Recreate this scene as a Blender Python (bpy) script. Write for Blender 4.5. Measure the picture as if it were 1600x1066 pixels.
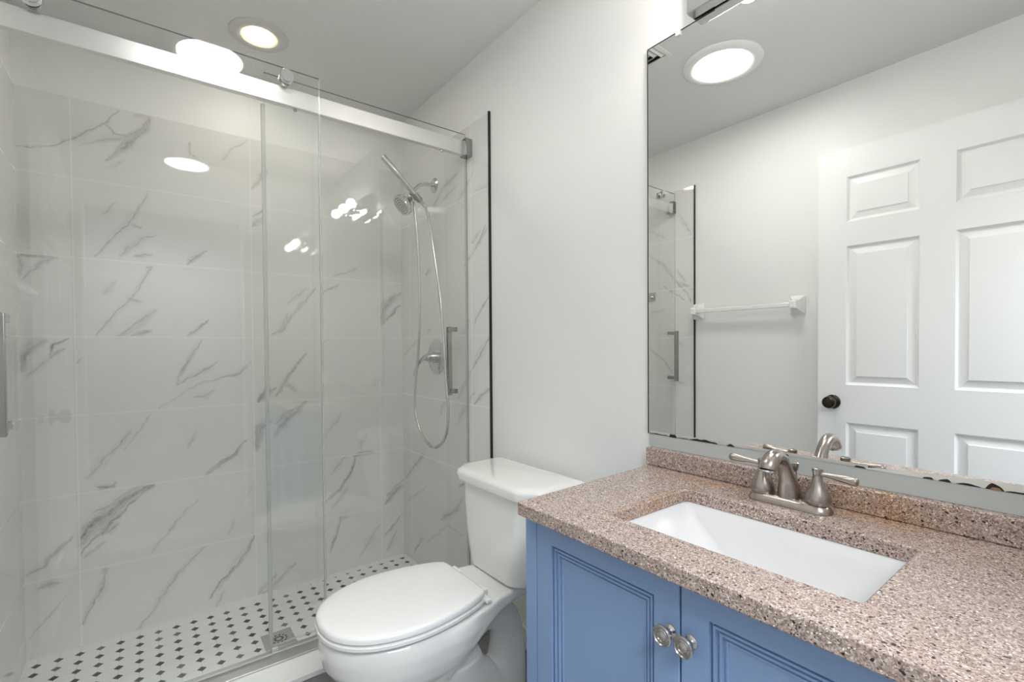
import bpy, bmesh, math, random
import numpy as np
from mathutils import Vector, Matrix

# ---------------------------------------------------------------- camera, world, lights, exposure
SC = bpy.context.scene
for o in list(bpy.data.objects):
    bpy.data.objects.remove(o)
COL = SC.collection
SC.view_settings.view_transform = 'Standard'
SC.view_settings.look = 'None'
SC.view_settings.gamma = 1.0
SC.view_settings.use_curve_mapping = False
SC.view_settings.exposure = 1.90
SC.cycles.max_bounces = 14
SC.cycles.transparent_max_bounces = 24
SC.cycles.glossy_bounces = 8
SC.cycles.diffuse_bounces = 8

YAW, PITCH, ROLL, FPX, CAMZ = 37.421, -0.944, -0.401, 747.006, 1.15
_a, _b, _r = math.radians(YAW), math.radians(PITCH), math.radians(ROLL)
F = Vector((-math.cos(_a) * math.cos(_b), math.sin(_a) * math.cos(_b), math.sin(_b)))
R0 = Vector((math.sin(_a), math.cos(_a), 0)); U0 = R0.cross(F)
RR = R0 * math.cos(_r) + U0 * math.sin(_r); UU = -R0 * math.sin(_r) + U0 * math.cos(_r)
cam_data = bpy.data.cameras.new('camera')
cam_data.sensor_width = 36.0
cam_data.lens = FPX / 1600 * 36
cam_data.shift_y = (555.909 - 533) / 1600
cam_data.clip_start = 0.02
cam = bpy.data.objects.new('camera', cam_data)
COL.objects.link(cam)
cam.matrix_world = Matrix(((RR.x, UU.x, -F.x, 0), (RR.y, UU.y, -F.y, 0), (RR.z, UU.z, -F.z, CAMZ), (0, 0, 0, 1)))
SC.camera = cam

world = bpy.data.worlds.new('world'); SC.world = world
world.use_nodes = True
world.node_tree.nodes['Background'].inputs['Color'].default_value = (0.75, 0.87, 1.0, 1)
world.node_tree.nodes['Background'].inputs['Strength'].default_value = 1.0

P_HALL_FILL = 26.0        # added fill light in the unseen hall behind the camera
E_LED = 12.5         # flush LED ceiling light
E_CAN = 115.0          # warm shower downlight
E_BULB = 24.0        # globe bulbs over the mirror

def area_light(name, loc, rot, sx, sy, power, col):
    d = bpy.data.lights.new(name, 'AREA'); d.shape = 'RECTANGLE'; d.size = sx; d.size_y = sy
    d.energy = power; d.color = col
    o = bpy.data.objects.new(name, d); COL.objects.link(o); o.location = loc; o.rotation_euler = rot
    return o
# fill light added under the hall ceiling to brighten the room
area_light('hall_fill_light', (0.95, 0.15, 2.375), (0, 0, 0), 0.7, 1.2, P_HALL_FILL, (0.90, 0.95, 1.0))

# ---------------------------------------------------------------- measures of the room
XL, YB, YF, XR = -2.487, 1.139, -0.370, 0.30   # shower back wall, vanity wall, opposite wall, right wall
YT = 1.133                                     # face of the tile on the vanity wall
XT = -1.630                                    # where the tile ends
ZC = 2.393
GX = -1.773                                    # plane of the sliding doors

# ---------------------------------------------------------------- material helpers
def new_mat(name):
    m = bpy.data.materials.new(name); m.use_nodes = True
    nt = m.node_tree; b = nt.nodes['Principled BSDF']
    return m, nt, b
def sock(b, n, v):
    if n in b.inputs: b.inputs[n].default_value = v
def simple(name, col, rough=0.5, metal=0.0, coat=0.0, spec=0.5):
    m, nt, b = new_mat(name)
    sock(b, 'Base Color', (*col, 1)); sock(b, 'Roughness', rough); sock(b, 'Metallic', metal)
    sock(b, 'Coat Weight', coat); sock(b, 'Specular IOR Level', spec)
    return m
class NT:
    """small shorthand for node graphs"""
    def __init__(s, nt): s.nt = nt
    def put(s, i, v):
        if v is None: return
        if isinstance(v, bpy.types.NodeSocket): s.nt.links.new(v, i)
        else: i.default_value = v
    def n(s, t, **kw):
        x = s.nt.nodes.new(t)
        for k, v in kw.items(): setattr(x, k, v)
        return x
    def m(s, op, a, b=None, c=None, clamp=False):
        x = s.n('ShaderNodeMath', operation=op, use_clamp=clamp)
        for i, v in enumerate((a, b, c)): s.put(x.inputs[i], v)
        return x.outputs[0]
    def v(s, op, a, b=None, scale=None):
        x = s.n('ShaderNodeVectorMath', operation=op)
        s.put(x.inputs[0], a); s.put(x.inputs[1], b)
        if scale is not None: s.put(x.inputs['Scale'], scale)
        return x.outputs['Value' if op in ('DOT_PRODUCT', 'LENGTH', 'DISTANCE') else 'Vector']
    def noise(s, vec, scale, detail=2.0, rough=0.5, dist=0.0, out='Fac'):
        x = s.n('ShaderNodeTexNoise'); s.put(x.inputs['Vector'], vec)
        x.inputs['Scale'].default_value = scale; x.inputs['Detail'].default_value = detail
        x.inputs['Roughness'].default_value = rough; x.inputs['Distortion'].default_value = dist
        return x.outputs[out]
    def voro(s, vec, scale, out='Distance', rnd=1.0):
        x = s.n('ShaderNodeTexVoronoi'); s.put(x.inputs['Vector'], vec)
        x.inputs['Scale'].default_value = scale; x.inputs['Randomness'].default_value = rnd
        return x.outputs[out]
    def ramp(s, fac, pts, interp='LINEAR'):
        x = s.n('ShaderNodeValToRGB'); x.color_ramp.interpolation = interp; s.put(x.inputs[0], fac)
        e = x.color_ramp.elements
        while len(e) < len(pts): e.new(0.5)
        for i, (p, c) in enumerate(pts):
            e[i].position = p; e[i].color = (*c, 1) if len(c) == 3 else c
        return x.outputs[0]
    def mix(s, fac, a, b):
        x = s.n('ShaderNodeMix', data_type='RGBA'); s.put(x.inputs[0], fac)
        for i, v in ((6, a), (7, b)):
            s.put(x.inputs[i], (*v, 1) if isinstance(v, tuple) and len(v) == 3 else v)
        return x.outputs[2]
    def bump(s, h, strength, dist, bsdf):
        x = s.n('ShaderNodeBump'); s.put(x.inputs['Height'], h)
        x.inputs['Strength'].default_value = strength; x.inputs['Distance'].default_value = dist
        s.nt.links.new(x.outputs[0], bsdf.inputs['Normal'])
    def pos(s):
        return s.n('ShaderNodeNewGeometry').outputs['Position']
    def obj(s):
        return s.n('ShaderNodeTexCoord').outputs['Object']
    def sep(s, vec):
        x = s.n('ShaderNodeSeparateXYZ'); s.put(x.inputs[0], vec); return x.outputs
    def comb(s, x_, y_, z_):
        x = s.n('ShaderNodeCombineXYZ')
        for i, v in enumerate((x_, y_, z_)): s.put(x.inputs[i], v)
        return x.outputs[0]

def mat_wall(name, col, bump=0.25):
    m, nt, b = new_mat(name); g = NT(nt); P = g.obj()
    sock(b, 'Roughness', 0.42); sock(b, 'Specular IOR Level', 0.35)
    n1 = g.noise(P, 220.0, 3.0, 0.55); n2 = g.noise(P, 3.0, 2.0)
    c = g.mix(n2, tuple(x * 0.985 for x in col), col)
    nt.links.new(c, b.inputs['Base Color'])
    g.bump(n1, bump, 0.0012, b)
    return m
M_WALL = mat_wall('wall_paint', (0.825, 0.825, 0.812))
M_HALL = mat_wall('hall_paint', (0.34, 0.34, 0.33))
M_CEIL = mat_wall('ceiling_paint', (0.74, 0.74, 0.73), 0.15)

def mat_tile():
    """white marble-look porcelain; vein strength is the mesh attribute 'vein', grout is 'grout'"""
    m, nt, b = new_mat('marble_tile'); g = NT(nt); P = g.obj()
    at = g.n('ShaderNodeAttribute', attribute_name='vein').outputs['Fac']
    gr = g.n('ShaderNodeAttribute', attribute_name='grout').outputs['Fac']
    big = g.noise(P, 5.0, 4.0, 0.55, 0.6)
    fine = g.noise(P, 90.0, 5.0, 0.65, 0.8)
    k = g.m('MULTIPLY', at, g.m('MULTIPLY_ADD', fine, 1.1, 0.45))
    base = g.mix(big, (0.70, 0.70, 0.682), (0.77, 0.77, 0.752))
    c = g.mix(g.m('MINIMUM', k, 0.95), base, (0.22, 0.22, 0.213))
    c = g.mix(gr, c, (0.79, 0.79, 0.775))
    nt.links.new(c, b.inputs['Base Color'])
    sock(b, 'Specular IOR Level', 0.5)
    rr = g.m('MULTIPLY_ADD', gr, 0.4, 0.03)
    nt.links.new(rr, b.inputs['Roughness'])
    g.bump(g.noise(P, 170.0, 2.0), 0.02, 0.0006, b)
    return m
M_TILE = mat_tile()

def mat_mosaic():
    """white mosaic with small dark diamonds on a square lattice"""
    m, nt, b = new_mat('mosaic_floor'); g = NT(nt); P = g.pos(); s = g.sep(P)
    PX, PY = 0.0622, 0.0598
    x = g.m('DIVIDE', g.m('ADD', g.m('ADD', s[0], 2.161), g.m('MULTIPLY', g.m('SUBTRACT', s[1], 0.2), -0.035)), PX)
    y = g.m('DIVIDE', g.m('SUBTRACT', s[1], 0.2020), PY)
    def frac(v): return g.m('SUBTRACT', v, g.m('ROUND', v))
    fx, fy = g.m('ABSOLUTE', frac(x)), g.m('ABSOLUTE', frac(y))
    man = g.m('ADD', fx, fy)
    dia = g.m('MULTIPLY', g.m('LESS_THAN', man, 0.25), g.m('GREATER_THAN', s[0], -2.447))
    edge = g.m('MULTIPLY', g.m('LESS_THAN', man, 0.285), g.m('GREATER_THAN', man, 0.25))
    edge = g.m('MULTIPLY', edge, g.m('GREATER_THAN', s[0], -2.447))
    hx = g.m('LESS_THAN', g.m('ABSOLUTE', g.m('SUBTRACT', fx, 0.0)), 0.02)
    hy = g.m('LESS_THAN', g.m('ABSOLUTE', g.m('SUBTRACT', fy, 0.0)), 0.02)
    grout = g.m('MAXIMUM', g.m('MAXIMUM', hx, hy), edge)
    cell = g.comb(g.m('ROUND', x), g.m('ROUND', y), 0.0)
    wn = g.n('ShaderNodeTexWhiteNoise', noise_dimensions='3D'); nt.links.new(cell, wn.inputs['Vector'])
    mott = g.noise(P, 160.0, 3.0, 0.6)
    dcol = g.mix(g.m('MULTIPLY', g.m('POWER', wn.outputs[0], 3.0), g.m('MULTIPLY_ADD', mott, 0.9, 0.2), clamp=True), (0.012, 0.012, 0.012), (0.22, 0.22, 0.215))
    wcol = g.mix(g.noise(P, 9.0, 4.0), (0.76, 0.76, 0.74), (0.84, 0.84, 0.82))
    c = g.mix(grout, wcol, (0.70, 0.70, 0.68))
    c = g.mix(dia, c, dcol)
    nt.links.new(c, b.inputs['Base Color']); sock(b, 'Roughness', 0.35)
    g.bump(g.m('SUBTRACT', 1.0, grout), 0.25, 0.0006, b)
    return m
M_MOSAIC = mat_mosaic()

def mat_granite():
    m, nt, b = new_mat('granite'); g = NT(nt); P = g.pos()
    W = g.n('ShaderNodeTexNoise'); nt.links.new(P, W.inputs['Vector']); W.inputs['Scale'].default_value = 120
    Pw = g.v('ADD', P, g.v('SCALE', g.v('SUBTRACT', W.outputs['Color'], (0.5, 0.5, 0.5)), scale=0.006))
    vc = g.n('ShaderNodeTexVoronoi'); nt.links.new(Pw, vc.inputs['Vector']); vc.inputs['Scale'].default_value = 520
    cs = g.sep(vc.outputs['Color'])
    base = g.ramp(cs[0], [(0.0, (0.165, 0.110, 0.092)), (0.22, (0.275, 0.198, 0.170)), (0.5, (0.375, 0.288, 0.252)),
                          (0.78, (0.46, 0.370, 0.328)), (1.0, (0.66, 0.58, 0.53))])
    v2 = g.n('ShaderNodeTexVoronoi'); nt.links.new(Pw, v2.inputs['Vector']); v2.inputs['Scale'].default_value = 330
    c2 = g.sep(v2.outputs['Color'])
    dk = g.m('MULTIPLY', g.m('GREATER_THAN', c2[1], 0.88), g.m('LESS_THAN', v2.outputs['Distance'], 0.46))
    v3 = g.n('ShaderNodeTexVoronoi'); nt.links.new(Pw, v3.inputs['Vector']); v3.inputs['Scale'].default_value = 150
    c3 = g.sep(v3.outputs['Color'])
    dk2 = g.m('MULTIPLY', g.m('GREATER_THAN', c3[0], 0.90), g.m('LESS_THAN', v3.outputs['Distance'], 0.34))
    c = g.mix(dk, base, (0.055, 0.035, 0.028))
    c = g.mix(dk2, c, (0.03, 0.02, 0.018))
    lt = g.m('MULTIPLY', g.m('GREATER_THAN', c2[2], 0.93), g.m('LESS_THAN', v2.outputs['Distance'], 0.4))
    c = g.mix(lt, c, (0.88, 0.82, 0.75))
    # rust and hard-water stains around the tap and on the left rim of the basin cut-out
    s = g.sep(P)
    def blob(cx, cy, rx, ry):
        dx = g.m('DIVIDE', g.m('SUBTRACT', s[0], cx), rx); dy = g.m('DIVIDE', g.m('SUBTRACT', s[1], cy), ry)
        return g.m('SUBTRACT', 1.0, g.m('SQRT', g.m('ADD', g.m('MULTIPLY', dx, dx), g.m('MULTIPLY', dy, dy))), clamp=True)
    nn = g.noise(P, 22.0, 4.0, 0.6)
    st = g.m('ADD', g.m('ADD', blob(-0.30, 1.095, 0.16, 0.045), blob(-0.625, 0.87, 0.03, 0.20)), blob(-0.62, 1.08, 0.2, 0.035))
    st = g.m('MULTIPLY', st, g.m('MULTIPLY_ADD', nn, 2.2, -0.5), clamp=True)
    stc = g.n('ShaderNodeMix', data_type='RGBA', blend_type='MULTIPLY')
    g.put(stc.inputs[0], st); nt.links.new(c, stc.inputs[6]); stc.inputs[7].default_value = (1.0, 0.70, 0.38, 1)
    nt.links.new(stc.outputs[2], b.inputs['Base Color'])
    sock(b, 'Roughness', 0.22); sock(b, 'Specular IOR Level', 0.5)
    g.bump(g.m('ADD', g.m('MULTIPLY', dk, -1.0), g.noise(P, 500.0, 2.0)), 0.15, 0.0005, b)
    return m
M_GRANITE = mat_granite()

def mat_brushed(name, col, rough, scale=(4, 4, 900), amt=0.10):
    m, nt, b = new_mat(name); g = NT(nt)
    mp = g.n('ShaderNodeMapping'); mp.inputs['Scale'].default_value = scale
    nt.links.new(g.obj(), mp.inputs['Vector'])
    n = g.noise(mp.outputs[0], 1.0, 2.0)
    sock(b, 'Base Color', (*col, 1)); sock(b, 'Metallic', 1.0)
    nt.links.new(g.m('MULTIPLY_ADD', n, amt, rough - amt / 2), b.inputs['Roughness'])
    return m
M_NICKEL = mat_brushed('brushed_nickel', (0.42, 0.375, 0.345), 0.25)
M_STEEL = mat_brushed('satin_steel', (0.66, 0.66, 0.65), 0.20)
M_ALU = mat_brushed('satin_aluminium', (0.86, 0.86, 0.85), 0.30, (3, 3, 300), 0.06)
M_TRACK = mat_brushed('dull_aluminium', (0.55, 0.55, 0.54), 0.38, (3, 3, 200), 0.1)
M_HANDLE = mat_brushed('brushed_handle', (0.44, 0.44, 0.43), 0.24)
M_CHROME = simple('chrome', (0.80, 0.80, 0.80), 0.06, 1.0)
M_DCHROME = simple('dark_chrome', (0.42, 0.42, 0.41), 0.12, 1.0)
M_CERAMIC = simple('white_porcelain', (0.80, 0.80, 0.775), 0.06, 0.0, 0.4)
M_SEAT = simple('seat_plastic', (0.84, 0.84, 0.83), 0.12, 0.0, 0.3)
M_BASIN = simple('basin_porcelain', (0.74, 0.74, 0.75), 0.10, 0.0, 0.4)
M_BLACK = simple('black_trim', (0.006, 0.006, 0.006), 0.35)
M_DARK = simple('dark_gap', (0.015, 0.014, 0.013), 0.7)
M_BRONZE = simple('oil_rubbed_bronze', (0.06, 0.052, 0.038), 0.22, 1.0)
M_SILL = simple('white_marble_sill', (0.83, 0.83, 0.81), 0.18)
M_WHITE = simple('white_ceramic', (0.84, 0.84, 0.83), 0.15, 0.0, 0.3)
M_MIRROR = simple('mirror_silver', (0.93, 0.94, 0.93), 0.0, 1.0)
M_CORR = simple('mirror_corrosion', (0.010, 0.009, 0.008), 0.6)
M_RUST = simple('rusty_backing', (0.30, 0.16, 0.09), 0.7)
M_PALE_REFL = simple('pale_reflection_paint', (0.66, 0.66, 0.62), 0.5)
M_WALL_REFL = simple('painted_wall_reflection', (0.50, 0.50, 0.475), 0.4)
M_STRIP = simple('painted_strip', (0.47, 0.50, 0.49), 0.3)
M_PLASTIC = simple('clear_clip', (0.75, 0.76, 0.74), 0.1)
M_RIM = simple('light_rim', (0.62, 0.62, 0.60), 0.4)
M_RUBBER = simple('white_rubber', (0.75, 0.75, 0.74), 0.5)
M_VENT = simple('vent_metal', (0.72, 0.72, 0.70), 0.45)

def mat_blue():
    m, nt, b = new_mat('blue_cabinet_paint'); g = NT(nt); P = g.obj()
    n = g.noise(P, 4.0, 3.0)
    c = g.mix(n, (0.215, 0.322, 0.525), (0.235, 0.345, 0.56))
    nt.links.new(c, b.inputs['Base Color']); sock(b, 'Roughness', 0.38)
    mp = g.n('ShaderNodeMapping'); mp.inputs['Scale'].default_value = (300, 300, 12)
    nt.links.new(P, mp.inputs['Vector'])
    g.bump(g.noise(mp.outputs[0], 1.0, 2.0), 0.05, 0.0005, b)
    return m
M_BLUE = mat_blue()
def mat_door():
    m, nt, b = new_mat('moulded_door_white'); g = NT(nt); P = g.obj()
    sock(b, 'Base Color', (0.86, 0.86, 0.85, 1)); sock(b, 'Roughness', 0.35)
    mp = g.n('ShaderNodeMapping'); mp.inputs['Scale'].default_value = (90, 90, 5)
    nt.links.new(P, mp.inputs['Vector'])
    w = g.n('ShaderNodeTexWave', wave_type='BANDS', bands_direction='X'); nt.links.new(mp.outputs[0], w.inputs['Vector'])
    w.inputs['Scale'].default_value = 1.0; w.inputs['Distortion'].default_value = 6.0; w.inputs['Detail'].default_value = 2.0
    g.bump(w.outputs['Fac'], 0.12, 0.0006, b)
    return m
M_DOOR = mat_door()
def mat_floor():
    m, nt, b = new_mat('grey_floor_tile'); g = NT(nt); P = g.pos(); s = g.sep(P)
    def line(v, p, o):
        f = g.m('DIVIDE', g.m('ADD', v, o), p)
        return g.m('LESS_THAN', g.m('ABSOLUTE', g.m('SUBTRACT', f, g.m('ROUND', f))), 0.008)
    gr = g.m('MAXIMUM', line(s[0], 0.305, 0.05), line(s[1], 0.305, 0.02))
    n = g.noise(P, 14.0, 5.0, 0.6, 0.5)
    c = g.mix(n, (0.17, 0.168, 0.16), (0.28, 0.275, 0.265))
    c = g.mix(gr, c, (0.12, 0.118, 0.112))
    nt.links.new(c, b.inputs['Base Color']); sock(b, 'Roughness', 0.4)
    return m
M_FLOOR = mat_floor()

def mat_pane(name, tint, edge=False):
    """thin clear glass: Schlick mix of straight-through transmission and mirror reflection"""
    m = bpy.data.materials.new(name); m.use_nodes = True; nt = m.node_tree; nt.nodes.clear(); g = NT(nt)
    lw = g.n('ShaderNodeLayerWeight'); lw.inputs['Blend'].default_value = 0.5
    f5 = g.m('POWER', lw.outputs['Facing'], 5.0)
    fac = g.m('MULTIPLY_ADD', f5, 0.93, 0.045 if not edge else 0.10)
    tr = g.n('ShaderNodeBsdfTransparent'); tr.inputs[0].default_value = (*tint, 1)
    gl = g.n('ShaderNodeBsdfAnisotropic'); gl.inputs['Roughness'].default_value = 0.0
    mx = g.n('ShaderNodeMixShader'); nt.links.new(fac, mx.inputs[0]); nt.links.new(tr.outputs[0], mx.inputs[1]); nt.links.new(gl.outputs[0], mx.inputs[2])
    last = mx.outputs[0]
    if edge:
        df = g.n('ShaderNodeBsdfDiffuse'); df.inputs[0].default_value = (0.80, 0.83, 0.80, 1)
        m2 = g.n('ShaderNodeMixShader'); m2.inputs[0].default_value = 0.6
        nt.links.new(last, m2.inputs[1]); nt.links.new(df.outputs[0], m2.inputs[2]); last = m2.outputs[0]
    out = g.n('ShaderNodeOutputMaterial'); nt.links.new(last, out.inputs[0])
    return m
M_GLASS = mat_pane('clear_glass', (0.985, 0.99, 0.985))
def mat_seal():
    m = bpy.data.materials.new('translucent_seal'); m.use_nodes = True; nt = m.node_tree; nt.nodes.clear(); g = NT(nt)
    tr = g.n('ShaderNodeBsdfTransparent'); tr.inputs[0].default_value = (0.93, 0.93, 0.92, 1)
    gl = g.n('ShaderNodeBsdfPrincipled'); gl.inputs['Base Color'].default_value = (0.62, 0.62, 0.60, 1); gl.inputs['Roughness'].default_value = 0.25
    mx = g.n('ShaderNodeMixShader'); mx.inputs[0].default_value = 0.5
    nt.links.new(tr.outputs[0], mx.inputs[1]); nt.links.new(gl.outputs[0], mx.inputs[2])
    out = g.n('ShaderNodeOutputMaterial'); nt.links.new(mx.outputs[0], out.inputs[0]); return m
M_SEAL = mat_seal()
M_GTOP = simple('glass_top_edge', (0.20, 0.215, 0.205), 0.15)
M_GEDGE = mat_pane('glass_edge', (0.80, 0.84, 0.81), True)

def mat_emit(name, col, strength):
    m = bpy.data.materials.new(name); m.use_nodes = True; nt = m.node_tree; nt.nodes.clear()
    e = nt.nodes.new('ShaderNodeEmission'); e.inputs[0].default_value = (*col, 1); e.inputs[1].default_value = strength
    o = nt.nodes.new('ShaderNodeOutputMaterial'); nt.links.new(e.outputs[0], o.inputs[0])
    return m
M_LED = mat_emit('led_diffuser', (1.0, 0.985, 0.965), E_LED)
M_BULB = mat_emit('globe_bulb_glass', (1.0, 0.965, 0.92), E_BULB)
def mat_can():
    """reflector lamp face, hottest in the middle, warm at the rim"""
    m = bpy.data.materials.new('warm_lamp_face'); m.use_nodes = True; nt = m.node_tree; nt.nodes.clear(); g = NT(nt)
    r = g.v('LENGTH', g.obj())
    k = g.m('DIVIDE', r, 0.070)
    col = g.ramp(k, [(0.0, (1.0, 0.975, 0.93)), (0.45, (1.0, 0.93, 0.80)), (0.75, (1.0, 0.78, 0.42)), (1.0, (1.0, 0.70, 0.32))])
    st = g.m('MULTIPLY', g.m('POWER', g.m('SUBTRACT', 1.0, k, clamp=True), 3.0), E_CAN)
    st = g.m('ADD', st, 0.30)
    e = g.n('ShaderNodeEmission'); nt.links.new(col, e.inputs[0]); nt.links.new(st, e.inputs[1])
    o = g.n('ShaderNodeOutputMaterial'); nt.links.new(e.outputs[0], o.inputs[0])
    return m
M_CAN = mat_can()

# ---------------------------------------------------------------- mesh helpers
class MB:
    def __init__(s): s.v = []; s.f = []; s.mi = []
    def add(s, verts, faces, mi=0):
        k = len(s.v); s.v += [tuple(p) for p in verts]; s.f += [tuple(i + k for i in f) for f in faces]; s.mi += [mi] * len(faces)
    def box(s, x0, x1, y0, y1, z0, z1, mi=0):
        s.add([(x0, y0, z0), (x1, y0, z0), (x1, y1, z0), (x0, y1, z0), (x0, y0, z1), (x1, y0, z1), (x1, y1, z1), (x0, y1, z1)],
              [(0, 3, 2, 1), (4, 5, 6, 7), (0, 1, 5, 4), (1, 2, 6, 5), (2, 3, 7, 6), (3, 0, 4, 7)], mi)
        return s
    def rings(s, rings, cap0=True, cap1=True, mi=0):
        n = len(rings[0]); vs = [p for r in rings for p in r]; fs = []
        for i in range(len(rings) - 1):
            for j in range(n):
                a, b = i * n + j, i * n + (j + 1) % n
                fs.append((a, b, b + n, a + n))
        if cap0: fs.append(tuple(reversed(range(n))))
        if cap1: fs.append(tuple(range((len(rings) - 1) * n, len(rings) * n)))
        s.add(vs, fs, mi); return s
    def lathe(s, o, axis, prof, n=32, mi=0, cap0=True, cap1=True):
        """prof: (distance along axis, radius)"""
        o = Vector(o); ax = Vector(axis).normalized()
        t = Vector((0, 0, 1)) if abs(ax.z) < 0.9 else Vector((1, 0, 0))
        u = ax.cross(t).normalized(); w = ax.cross(u)
        return s.rings([[o + ax * d + (u * math.cos(2 * math.pi * k / n) + w * math.sin(2 * math.pi * k / n)) * max(r, 1e-4) for k in range(n)] for d, r in prof], cap0, cap1, mi)
    def tube(s, pts, rad, n=16, mi=0, sub=6, flat=None):
        pts = [Vector(p) for p in pts]
        rs = rad if isinstance(rad, (list, tuple)) else [rad] * len(pts)
        P, Q = catmull(pts, rs, sub)
        rings = []; up = None
        for i, p in enumerate(P):
            d = (P[min(i + 1, len(P) - 1)] - P[max(i - 1, 0)]).normalized()
            if up is None:
                up = d.cross(Vector((0, 0, 1)) if abs(d.z) < 0.9 else Vector((1, 0, 0))).normalized()
            up = (up - d * up.dot(d)).normalized(); w = d.cross(up)
            rings.append([p + (up * math.cos(2 * math.pi * k / n) + w * math.sin(2 * math.pi * k / n)) * Q[i] for k in range(n)])
        return s.rings(rings, mi=mi)
    def build(s, name, mat, parent=None, smooth=35, bevel=0.0, seg=2, origin=None):
        me = bpy.data.meshes.new(name)
        off = Vector(origin) if origin is not None else Vector((0, 0, 0))
        if parent is not None:
            off = Vector(parent.get('_o', (0, 0, 0)))
        me.from_pydata([(p[0] - off.x, p[1] - off.y, p[2] - off.z) for p in s.v], [], s.f)
        for m in (mat if isinstance(mat, (list, tuple)) else [mat]): me.materials.append(m)
        me.polygons.foreach_set('material_index', s.mi)
        bm = bmesh.new(); bm.from_mesh(me); bmesh.ops.recalc_face_normals(bm, faces=bm.faces); bm.to_mesh(me); bm.free()
        if smooth:
            me.polygons.foreach_set('use_smooth', [True] * len(me.polygons))
            me.set_sharp_from_angle(angle=math.radians(smooth))
        o = bpy.data.objects.new(name, me); COL.objects.link(o)
        o['_o'] = tuple(off)
        if parent is not None:
            o.parent = parent
        elif origin is not None:
            o.location = off
        if bevel:
            b = o.modifiers.new('bevel', 'BEVEL'); b.width = bevel; b.segments = seg; b.limit_method = 'ANGLE'; b.angle_limit = math.radians(40)
            b.harden_normals = False
        return o
def catmull(P, Q, sub):
    out, qo = [], []
    for i in range(len(P) - 1):
        p0, p1, p2, p3 = P[max(i - 1, 0)], P[i], P[i + 1], P[min(i + 2, len(P) - 1)]
        q0, q1, q2, q3 = Q[max(i - 1, 0)], Q[i], Q[i + 1], Q[min(i + 2, len(P) - 1)]
        for k in range(sub):
            t = k / sub; h = lambda a, b, c, d: 0.5 * ((b * 2) + (c - a) * t + (a * 2 - b * 5 + c * 4 - d) * t * t + (b * 3 - a - c * 3 + d) * t ** 3)
            out.append(h(p0, p1, p2, p3)); qo.append(h(q0, q1, q2, q3))
    out.append(P[-1]); qo.append(Q[-1]); return out, qo
def empty(name, loc=(0, 0, 0)):
    """thing root; children are built in world coordinates and parented with the offset removed"""
    o = bpy.data.objects.new(name, None); COL.objects.link(o); o.location = loc; o.empty_display_size = 0.05
    o['_o'] = tuple(loc)
    return o
def tag(o, label=None, cat=None, group=None, kind=None):
    if label: o['label'] = label
    if cat: o['category'] = cat
    if group: o['group'] = group
    if kind: o['kind'] = kind
    return o
def struct(o): o['kind'] = 'structure'; return o
def rrect(cx, cy, hx, hy, r, z, n=6):
    out = []
    for sx, sy, a0 in ((1, 1, 0), (-1, 1, 90), (-1, -1, 180), (1, -1, 270)):
        for k in range(n + 1):
            a = math.radians(a0 + 90 * k / n)
            out.append((cx + sx * (hx - r) + r * math.cos(a), cy + sy * (hy - r) + r * math.sin(a), z))
    return out
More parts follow.
